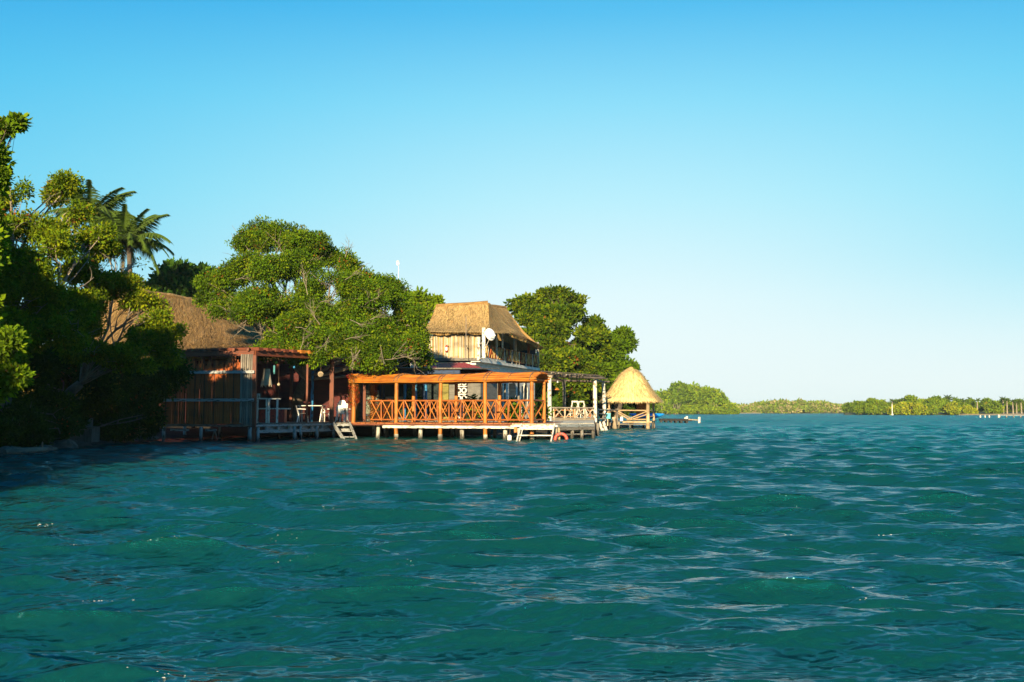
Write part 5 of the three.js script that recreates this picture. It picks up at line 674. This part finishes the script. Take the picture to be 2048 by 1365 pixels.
  const st = thing('kayak_rack', 'low dark rack that carries the blue kayak', 'rack', V(k0.x - 1.6, .4, k0.z)); for (const dx of [-1.2, .2]) { part(st, 'bar', beam(V(k0.x - 1 + dx, .66, k0.z + .5), V(k0.x - 1 + dx, .66, k0.z - .5), .08, .08), M.greydark); for (const dz of [.45, -.45]) part(st, 'leg', pole(V(k0.x - 1 + dx, -.6, k0.z + dz), V(k0.x - 1 + dx, .66, k0.z + dz), .05), M.greydark); }
  // low dark jetty further out
  const f0 = V(gx(1321, 116), 0, -116), f1 = V(gx(1384, 112), 0, -112), j = thing('low_jetty', 'low dark jetty with white tipped posts lying out on the water', 'jetty', f0.clone().lerp(f1, .5)), fp = (k, y, o = 0) => V(lerp(f0.x, f1.x, k), y, lerp(f0.z, f1.z, k) - o);
  planks(j, fp(0, 0), fp(1, 0), fp(1, 0, 1.4), fp(0, 0, 1.4), .50, .07, M.dark, .2); part(j, 'side_beam', beam(fp(0, .34), fp(1, .34), .1, .18), M.dark); for (const k of [.04, .2, .36, .52, .68, .85]) { pile(j, fp(k, 0, .1), .42, .13, [.05, .045, .04]); pile(j, fp(k, 0, 1.2), .42, .13, [.05, .045, .04]); }
  part(j, 'end_rail', pole(fp(.9, .42), fp(1.2, .36), .07), M.palewood); for (const [k, y0, y1] of [[.84, .5, .78], [.80, .5, .66], [1.22, -.5, .72]]) part(j, 'white_post', pole(fp(k, y0), fp(k, y1), .15, .14, { bend: 0 }), M.white);
}
// ---------------------------------------------------------------- far trees
{
  const proto = (name, label, shape, cols, n, sz, group, cat = 'tree') => { // a tree about 10 m high standing at the origin
    const base = V(0, 0, 0), t = thing(name, label, cat, base, group), b = limbs(base, shape, .22, { twigs: 2, tr: .06 }); part(t, 'trunk', b.trunk, M.palebark); part(t, 'limbs', b.limb, M.palebark); const f = leafage(shape, n, sz, { cols, gap: -.3, gf: .35, shell: .45, odd: .003, mul: 1.45 }); instanced(t, 'crown', FAR, LEAF, f.mats, f.cc); return t; };
  const YG = [[.10, .155, .008], [.14, .18, .008], [.07, .12, .008]], DG = [[.075, .125, .008], [.10, .15, .008], [.06, .105, .008]], GO = [[.15, .18, .008], [.19, .19, .008], [.11, .15, .008]];
  const s1 = [ball(0, 7.6, 0, 4, 2.2), ball(-2.6, 5.6, .5, 3, 2.2), ball(2.8, 5.8, -.5, 3, 2.2), ball(0, 4.6, 1.5, 3.4, 2.2), ball(1.2, 2.6, .8, 3.6, 1.8), ball(-2, 2.4, .5, 3, 1.8)];
  const s2 = [ball(.5, 8.2, 0, 2.8, 1.7), ball(-1.5, 6.6, 0, 2.8, 1.7), ball(2, 6.2, .5, 2.6, 1.8), ball(0, 4.8, .8, 2.8, 1.6), ball(-2.4, 4.0, 0, 2, 1.6)], s3 = [ball(0, 2.2, 0, 3.6, 2.2), ball(3, 1.8, .4, 3, 1.7), ball(-3.2, 1.6, 0, 3, 1.5), ball(.4, 3.6, 0, 2.4, 1.3)];
  const H = 'trees of the green headland', S = 'trees of the right shore', hd = (px, d, k, w, t, src, label, g) => copy(src, V(gx(px, d), .3, -d), label, { scale: [k * w, k, k * w], turn: t, group: g });
  const A = proto('headland_tree', 'rounded bright tree at the left of the headland, next to the hut roof', s1, YG, 520, 1.05, H); A.position.set(gx(1326, 436), .3, -436); A.scale.set(1.05, .98, 1.05);
  const B = proto('headland_tree', 'tallest open-crowned tree on the headland, with pale trunks', s2, DG, 420, 1.0, H); B.position.set(gx(1360, 438), .3, -438); B.scale.set(1.45, 1.38, 1.45); B.rotation.y = 1;
  hd(1344, 446, 1.1, 1, 2, A, 'bright tree left of the tallest headland tree', H); hd(1383, 440, 1.28, .95, 3, A, 'broad bright tree right of the tallest headland tree', H); hd(1404, 436, 1.18, .95, 4.4, A, 'third broad tree from the right end of the headland', H); hd(1424, 438, 1.13, 1, 5.3, A, 'second broad tree from the right end of the headland', H); hd(1441, 440, .92, .9, .6, A, 'last broad tree at the right end of the headland', H); hd(1372, 452, 1.3, 1, 2.2, B, 'open-crowned tree behind the middle of the headland', H); hd(1414, 450, 1.15, 1, 4, B, 'open-crowned tree behind the right half of the headland', H); hd(1310, 450, 1.0, 1.2, 4, B, 'open-crowned tree behind the straw roof of the hut', H);
  const K = proto('shore_bush', 'low yellow-green bush at the right tip of the headland', s3, YG, 260, .95, H, 'bush'); K.position.set(gx(1458, 441), .1, -441);
  hd(1470, 442, .62, 1, 1, K, 'smallest bush on the water at the very tip of the headland', H); for (const [px, k, w, l] of [[1335, .7, 1.3, 'waterside bush under the left headland trees'], [1372, .7, 1.2, 'waterside bush under the tallest headland tree'], [1398, .75, 1.2, 'waterside bush under the broad headland trees'], [1428, .8, 1.1, 'waterside bush near the right end of the headland']]) hd(px, 433, k, w, px, K, l, H);
  { // bare pale trunks along the headland's edge
    const t = thing('dead_trunks', 'bare pale trunks standing along the water edge of the headland', 'tree', V(gx(1350, 432), .2, -432)), g = []; for (const px of [1326, 1339, 1341, 1347, 1351, 1356, 1428, 1431, 1434]) { const p = V(gx(px, 432), -.1, -432); for (let i = 0; i < 2; i++) g.push(pole(p, p.clone().add(V(rr(-1.2, 1.2), rr(3, 5.5), rr(-.5, .5))), .16, .06, { bend: .08, seg: 5 })); } part(t, 'trunk', g, M.palebark); }
  const D = proto('shore_tree', 'domed bright tree left of the white mast on the right shore', s1, YG, 460, 1.05, S); D.position.set(gx(1745, 346), .3, -346); D.scale.set(.58, .56, .58);
  const E = proto('shore_tree', 'golden low tree right of the white mast', s3, GO, 240, .95, S); E.position.set(gx(1805, 343), .2, -343); E.scale.set(.85, .8, .85);
  const F = proto('shore_tree', 'dark open-crowned tree behind the golden trees of the right shore', s2, DG, 360, 1.0, S); F.position.set(gx(1795, 352), .3, -352); F.scale.set(.62, .52, .62);
  const list = [[1722, 350, .46, 1.2, D, 'low tree at the left end of the right shore'], [1764, 345, .50, 1, D, 'bright tree just left of the white mast'], [1778, 350, .42, 1, F, 'dark tree behind the white mast'], [1822, 346, .66, 1, D, 'highest domed bright tree in the middle of the right shore'], [1846, 344, .52, 1.1, D, 'olive tree right of the highest domed tree'], [1838, 341, .75, 1, E, 'golden bush in front of the olive tree'], [1872, 346, .62, 1.05, F, 'tall dark tree below the dry crown on the right shore'], [1866, 341, .55, 1, D, 'round green tree at the water below the tall dark tree'], [1892, 347, .55, 1.1, F, 'dark tree under the cluster of palms'], [1905, 341, .8, .9, E, 'most golden bush on the right shore'], [1918, 346, .52, 1.1, F, 'tree left of the thick white palm trunk'], [1938, 342, .60, .8, E, 'low bush left of the thick white palm trunk'], [1940, 348, .52, 1, F, 'dark tree behind the thick white palm trunk'], [1972, 349, .55, 1.1, F, 'dry-topped tree right of the thick white palm trunk'], [1988, 340, .46, 1.35, D, 'wide green tree over the water above the mooring posts'], [2010, 348, .54, 1, F, 'dark tree above the left end of the white jetty'], [2035, 349, .52, 1.2, F, 'tree behind the palms above the white jetty'], [2062, 347, .55, 1.2, D, 'tree at the right edge of the view above the jetty']];
  for (const [px, d, k, w, src, l] of list) hd(px, d, k, w, px, src, l, S);
  { const G2 = 'dry leafless crowns on the right shore'; for (const [px, py, w, l] of [[1845, 800, 1.6, 'dry brown crown standing above the right shore trees'], [1886, 799, 1.4, 'second, flatter dry crown right of the first'], [1972, 806, 1.2, 'dry crown above the green tree by the mooring posts']]) { const d = 352, p = at(px, py, d), t = thing('dry_tree', l, 'tree', V(p.x, .3, p.z), G2), g = [tube([V(p.x, .3, p.z), V(p.x + .2, p.y - 1, p.z)], [.22, .12], 6)]; for (let i = 0; i < 14; i++) g.push(...spray(V(p.x, p.y - 1.2, p.z), V(rr(-1, 1), rr(.3, 1.3), rr(-.6, .6)), w * .7, 2, .06)); part(t, 'trunk', g[0], M.palebark); part(t, 'branches', g.slice(1), M.palebark); } }
  { // palms of the right shore: one with parts, then copies
    const G3 = 'palms of the right shore', base = V(0, 0, 0), p0 = thing('shore_palm', 'palm with the thick white trunk in the middle of the right shore', 'palm tree', base, G3), top = V(.15, 4.6, 0); part(p0, 'trunk', tube([base, V(.05, 1.5, 0), V(.1, 3, 0), top], [.26, .24, .2, .13], 8), M.palebark, { local: true }); const fr = [FRONDS[1], FRONDS[2], FRONDS[0]]; for (let i = 0; i < 13; i++) { const f = sh(new THREE.Mesh(fr[i % 3], PALM)); f.name = 'frond'; f.position.copy(top); f.rotation.order = 'YXZ'; f.rotation.set(0, i * 2.4, i % 3 === 2 ? .5 : .05); f.scale.setScalar(.62); p0.add(f); }
    p0.position.set(gx(1955, 342), .3, -342); const ps = [[1896, 347, 1.22, 'tallest palm rising above the right shore'], [1901, 349, 1.1, 'palm close behind the tallest one'], [1929, 345, .95, 'slim palm left of the thick white trunk'], [1922, 347, 1.0, 'palm between the golden bush and the slim palm'], [1803, 350, 1.05, 'lone palm above the trees right of the mast'], [1787, 351, .98, 'palm just right of the mast top'], [1860, 352, 1.12, 'palm left of the tall dark tree'], [1944, 349, 1.08, 'palm left behind the thick white trunk'], [2015, 340, 1.0, 'first palm from the left above the white jetty'], [2027, 340, .92, 'second palm from the left above the white jetty'], [2034, 341, .9, 'third palm from the left above the white jetty'], [2044, 340, .95, 'fourth palm from the left above the white jetty'], [2008, 345, 1.1, 'higher palm behind the left end of the jetty'], [1912, 350, 1.12, 'palm behind the golden bush']]; for (const [px, d, k, l] of ps) copy(p0, V(gx(px, d), .3, -d), l, { scale: k, turn: px, group: G3 }); }
  { // the far wood, one mass
    const lobes = [], q = rng(44); for (let px = 1448; px < 1760; px += 4.2) { const d = 604 + q() * 26, top = 805.5 + 3.5 * Math.sin(px * .031) + q() * 4 - (px > 1590 && px < 1660 ? 2.5 : 0), y = hy(top, d); lobes.push(ball(gx(px, d), y * .62, -d, 2 + q() * 2, y * .40), ball(gx(px + 2, d - 6), y * .3, -d + 6, 2.5, y * .3)); }
    const f = leafage(lobes, 7500, 1.5, { cols: [[.11, .155, .02], [.085, .13, .008], [.14, .17, .022], [.20, .17, .08]], gap: -.4, gf: .16, shell: .4, odd: 0, mul: 1.4 }); const im = instanced(scene, 'far_wood', FAR, LEAF, f.mats, f.cc); im.userData = { kind: 'stuff', label: 'distant wood that lines the far shore of the lake' };
    const l2 = []; for (let px = 1700; px < 2120; px += 5) { const d = 372 + q() * 16, y = hy(808 + q() * 5, d); l2.push(ball(gx(px, d), y * .55, -d, 2.2, y * .45)); } const f2 = leafage(l2, 4200, 1.2, { cols: DG, gap: -.4, gf: .2, odd: 0 }); const i2 = instanced(scene, 'far_wood', FAR, LEAF, f2.mats, f2.cc); i2.name = 'far_wood_001'; i2.userData = { kind: 'stuff', label: 'darker wood behind the palms of the right shore' };
  }
  // mast, mooring posts, jetty
  const mp = V(gx(1785, 338), 0, -338), ma = thing('white_mast', 'tall white mast standing at the water of the right shore', 'mast', mp); part(ma, 'pole', tube([V(mp.x, -.5, mp.z), V(mp.x, hy(808, 338), mp.z)], [.2, .14], 8), M.white); part(ma, 'foot', new THREE.CylinderGeometry(.35, .4, .6, 10).translate(mp.x, .2, mp.z), M.white);
  for (const [px, l] of [[1961, 'leftmost of the three short white mooring posts off the right shore'], [1970.5, 'middle one of the three short white mooring posts'], [1979, 'rightmost of the three short white mooring posts'], [1998, 'thicker white post at the left end of the white jetty']]) { const d = 205, p = V(gx(px, d), 0, -d), t = thing('mooring_post', l, 'post', p, 'white posts off the right shore'), r = px > 1990 ? .2 : .14, y = hy(px > 1990 ? 830.5 : 831.5, d); part(t, 'shaft', pole(V(p.x, -.7, p.z), V(p.x, y, p.z), r, r, { bend: 0 }), M.white); part(t, 'cap', new THREE.ConeGeometry(r * 1.15, r * .8, 8).translate(p.x, y + r * .3, p.z), M.white); }
  const j0 = V(gx(2000, 206), 0, -206), j1 = V(gx(2110, 190), 0, -190), wj = thing('white_jetty', 'long low pale jetty running out of the right edge of the view', 'jetty', j0.clone().lerp(j1, .5)); planks(wj, j0, j1, j1.clone().add(V(0, 0, -1.6)), j0.clone().add(V(0, 0, -1.6)), .62, .1, STK2, .3); part(wj, 'side_beam', beam(V(j0.x, .50, j0.z + .05), V(j1.x, .50, j1.z + .05), .08, .16), M.white); for (let i = 0; i < 8; i++) pile(wj, j0.clone().lerp(j1, i / 7.5), .5, .12, [.5, .46, .36]);
}
// ---------------------------------------------------------------- things on the bank
{
  const ROCK = mat(.11, .10, .085, { map: T.plaster, bump: T.soil, bs: .02, rough: .95 });
  const rock = (p, r, label, seed, sy = .6) => { const g = new THREE.IcosahedronGeometry(r, 3), a = g.attributes.position; for (let i = 0; i < a.count; i++) { const v = V(a.getX(i), a.getY(i), a.getZ(i)), k = 1 + .28 * noise(v.x / r * 1.4 + seed, v.y / r * 1.4, v.z / r * 1.4) + .1 * noise(v.x / r * 5, v.y / r * 5 + seed, v.z / r * 5); a.setXYZ(i, v.x * k, v.y * k * sy, v.z * k); } g.computeVertexNormals(); g.translate(p.x, p.y, p.z); single('shore_rock', g, ROCK, label, 'rock', 'rocks along the left bank'); };
  rock(V(gx(283, 45.2), .12, -45.2), .26, 'small pale rock at the waterline left of the stick screen', 3); rock(V(gx(300, 45.6), .1, -45.8), .34, 'flat rock between the small pale rock and the deck', 5, .35); rock(V(gx(118, 36), .1, -36.5), .4, 'low rock in the shade below the concrete block', 8); rock(V(gx(20, 31.5), .05, -31.6), .45, 'low rock at the left edge beside the stranded log', 12, .45); rock(V(gx(75, 33), .05, -33.4), .32, 'rock behind the stranded log', 17);
  const cb = V(gx(160, 40), .5, -40.4), ct = thing('concrete_block', 'square grey concrete block on the shaded bank', 'block', V(cb.x, 0, cb.z)); part(ct, 'block', box(.95, .62, .8, cb.x, .42, cb.z), ROCK); part(ct, 'cap', box(.62, .34, .6, cb.x - .08, .905, cb.z), ROCK);
  const lg = thing('driftwood_log', 'long pale stranded log lying at the waterline at the left', 'log', V(gx(60, 32), .1, -32)); part(lg, 'log', tube([at(8, 910, 31), at(45, 906, 31.6), at(85, 899, 32.8), at(112, 892, 34)].map(p => V(p.x, .08, p.z)), [.1, .13, .11, .05], 8), M.twig); part(lg, 'stub', pole(V(gx(85, 32.8), .1, -32.8), V(gx(92, 32.8), .35, -32.6), .05, .02), M.palebark);
  // dry fern-like plant by the water
  const fp = V(gx(263, 44), .15, -44), fn = thing('dry_fern', 'tawny arching plant at the waterline beside the small rock', 'plant', fp), fm = new THREE.MeshStandardMaterial({ color: C(.18, .12, .025), roughness: .9 }); for (let i = 0; i < 16; i++) { const m = sh(new THREE.Mesh(FRONDS[i % 3], fm)); m.name = 'frond'; m.rotation.order = 'YXZ'; m.rotation.set(0, i * 2.4, rr(.3, .9)); m.scale.setScalar(rr(.26, .38)); fn.add(m); }
  // green plants behind the arcade railing
  const pot = (p, n, sz, label, cols, h) => { const t = thing('leafy_plant', label, 'plant', p); part(t, 'stem', Array.from({ length: 5 }, (_, i) => pole(p, p.clone().add(V(Math.cos(i * 1.3) * h * .3, h * .8, Math.sin(i * 1.3) * h * .3)), .02, .01, { seg: 4 })), M.twig); const f = leafage([ball(p.x, p.y + h * .62, p.z, h * .45, h * .5)], n, sz, { cols, gap: -.9, shell: .2, origin: p }); instanced(t, 'leaves', BIG, LEAF, f.mats, f.cc); };
  const PG = [[.06, .12, .008], [.08, .14, .008], [.04, .09, .008]]; pot(pw(7.2, 3.4, DK), 60, .28, 'leafy plant behind the fourth bay of the arcade railing', PG, 1.0); pot(pw(8.6, 3.2, DK), 50, .26, 'leafy plant near the right end of the arcade', PG, .95); pot(V(gx(1140, 70), .9, -70.5), 90, .4, 'green bush behind the white deck chairs', PG, 1.5); pot(V(gx(1095, 68), .9, -69), 80, .4, 'green bush left of the white deck chairs', PG, 1.4); pot(pw(4.6, 4.4, DK), 50, .26, 'dim leafy plant between the blue posts', PG, 1.2); pot(pw(1.0, 4.9, DK), 50, .3, 'dim leafy plant at the left restaurant window', PG, 1.4);
  // sunlit ochre wall far behind the bank trees, seen through the leaves
  const yw = thing('garden_wall', 'ochre garden wall seen through gaps under the left trees', 'wall', V(-26, .9, -56)); part(yw, 'wall', slab([V(-34, 2.6, -57), V(-18, 2.6, -57.4), V(-18, 2.6, -57.7), V(-34, 2.6, -57.3)], 2), mat(.62, .42, .10, { map: T.plaster })); part(yw, 'coping', slab([V(-34, 2.7, -56.95), V(-18, 2.7, -57.35), V(-18, 2.7, -57.75), V(-34, 2.7, -57.35)], .1), M.plaster);
  // foam flecks on the crests
  const q = rng(77), g = [], o = V(); const fleck = (x, z, s) => { wave(x, z, Math.max(.034, -z * .0048), o); const c = new THREE.IcosahedronGeometry(1, 1), a = c.attributes.position, sd = q() * 50; for (let i = 0; i < a.count; i++) { const k = 1 + .6 * noise(a.getX(i) * 1.6 + sd, a.getY(i) * 1.6, a.getZ(i) * 1.6); a.setXYZ(i, a.getX(i) * k * s, a.getY(i) * k * s * .22, a.getZ(i) * k * s * .5); } c.computeVertexNormals(); c.translate(o.x, o.y + s * .05, o.z); g.push(c); };
  const patch = (px, py, n, w, d, s) => { const z = -2700 / (py - 823), x = gx(px, -z); for (let k = 0; k < n; k++) { const a = q() * 6.283, r = Math.sqrt(q()); fleck(x + Math.cos(a) * r * w, z + Math.sin(a) * r * d, s * (.4 + 1.1 * q() * q())); } };
  patch(1718, 1073, 26, .16, .06, .016); patch(1580, 1066, 6, .10, .03, .010); patch(97, 1043, 16, .10, .10, .016); patch(1740, 1080, 10, .3, .05, .008);
  for (const [px, py, n] of [[560, 1080, 9], [640, 1018, 10], [700, 1012, 10], [470, 1050, 8], [330, 1105, 9], [170, 1090, 8], [220, 1200, 10], [250, 1215, 9], [590, 1120, 7], [840, 1125, 6], [1010, 1015, 5], [1900, 895, 6], [1640, 925, 6], [1690, 1165, 7], [1760, 1195, 5], [330, 1340, 9]]) patch(px, py, n, .22, .07, .0065);
  single('foam', g, mat(.52, .56, .54, { rough: .8 }), 'white flecks of foam scattered on the wave crests', null, null, 'stuff');
}
// a little air between here and the far shore
scene.fog = new THREE.FogExp2(new THREE.Color().setRGB(.72, .9, 1), .00012);
renderer.render(scene, camera);
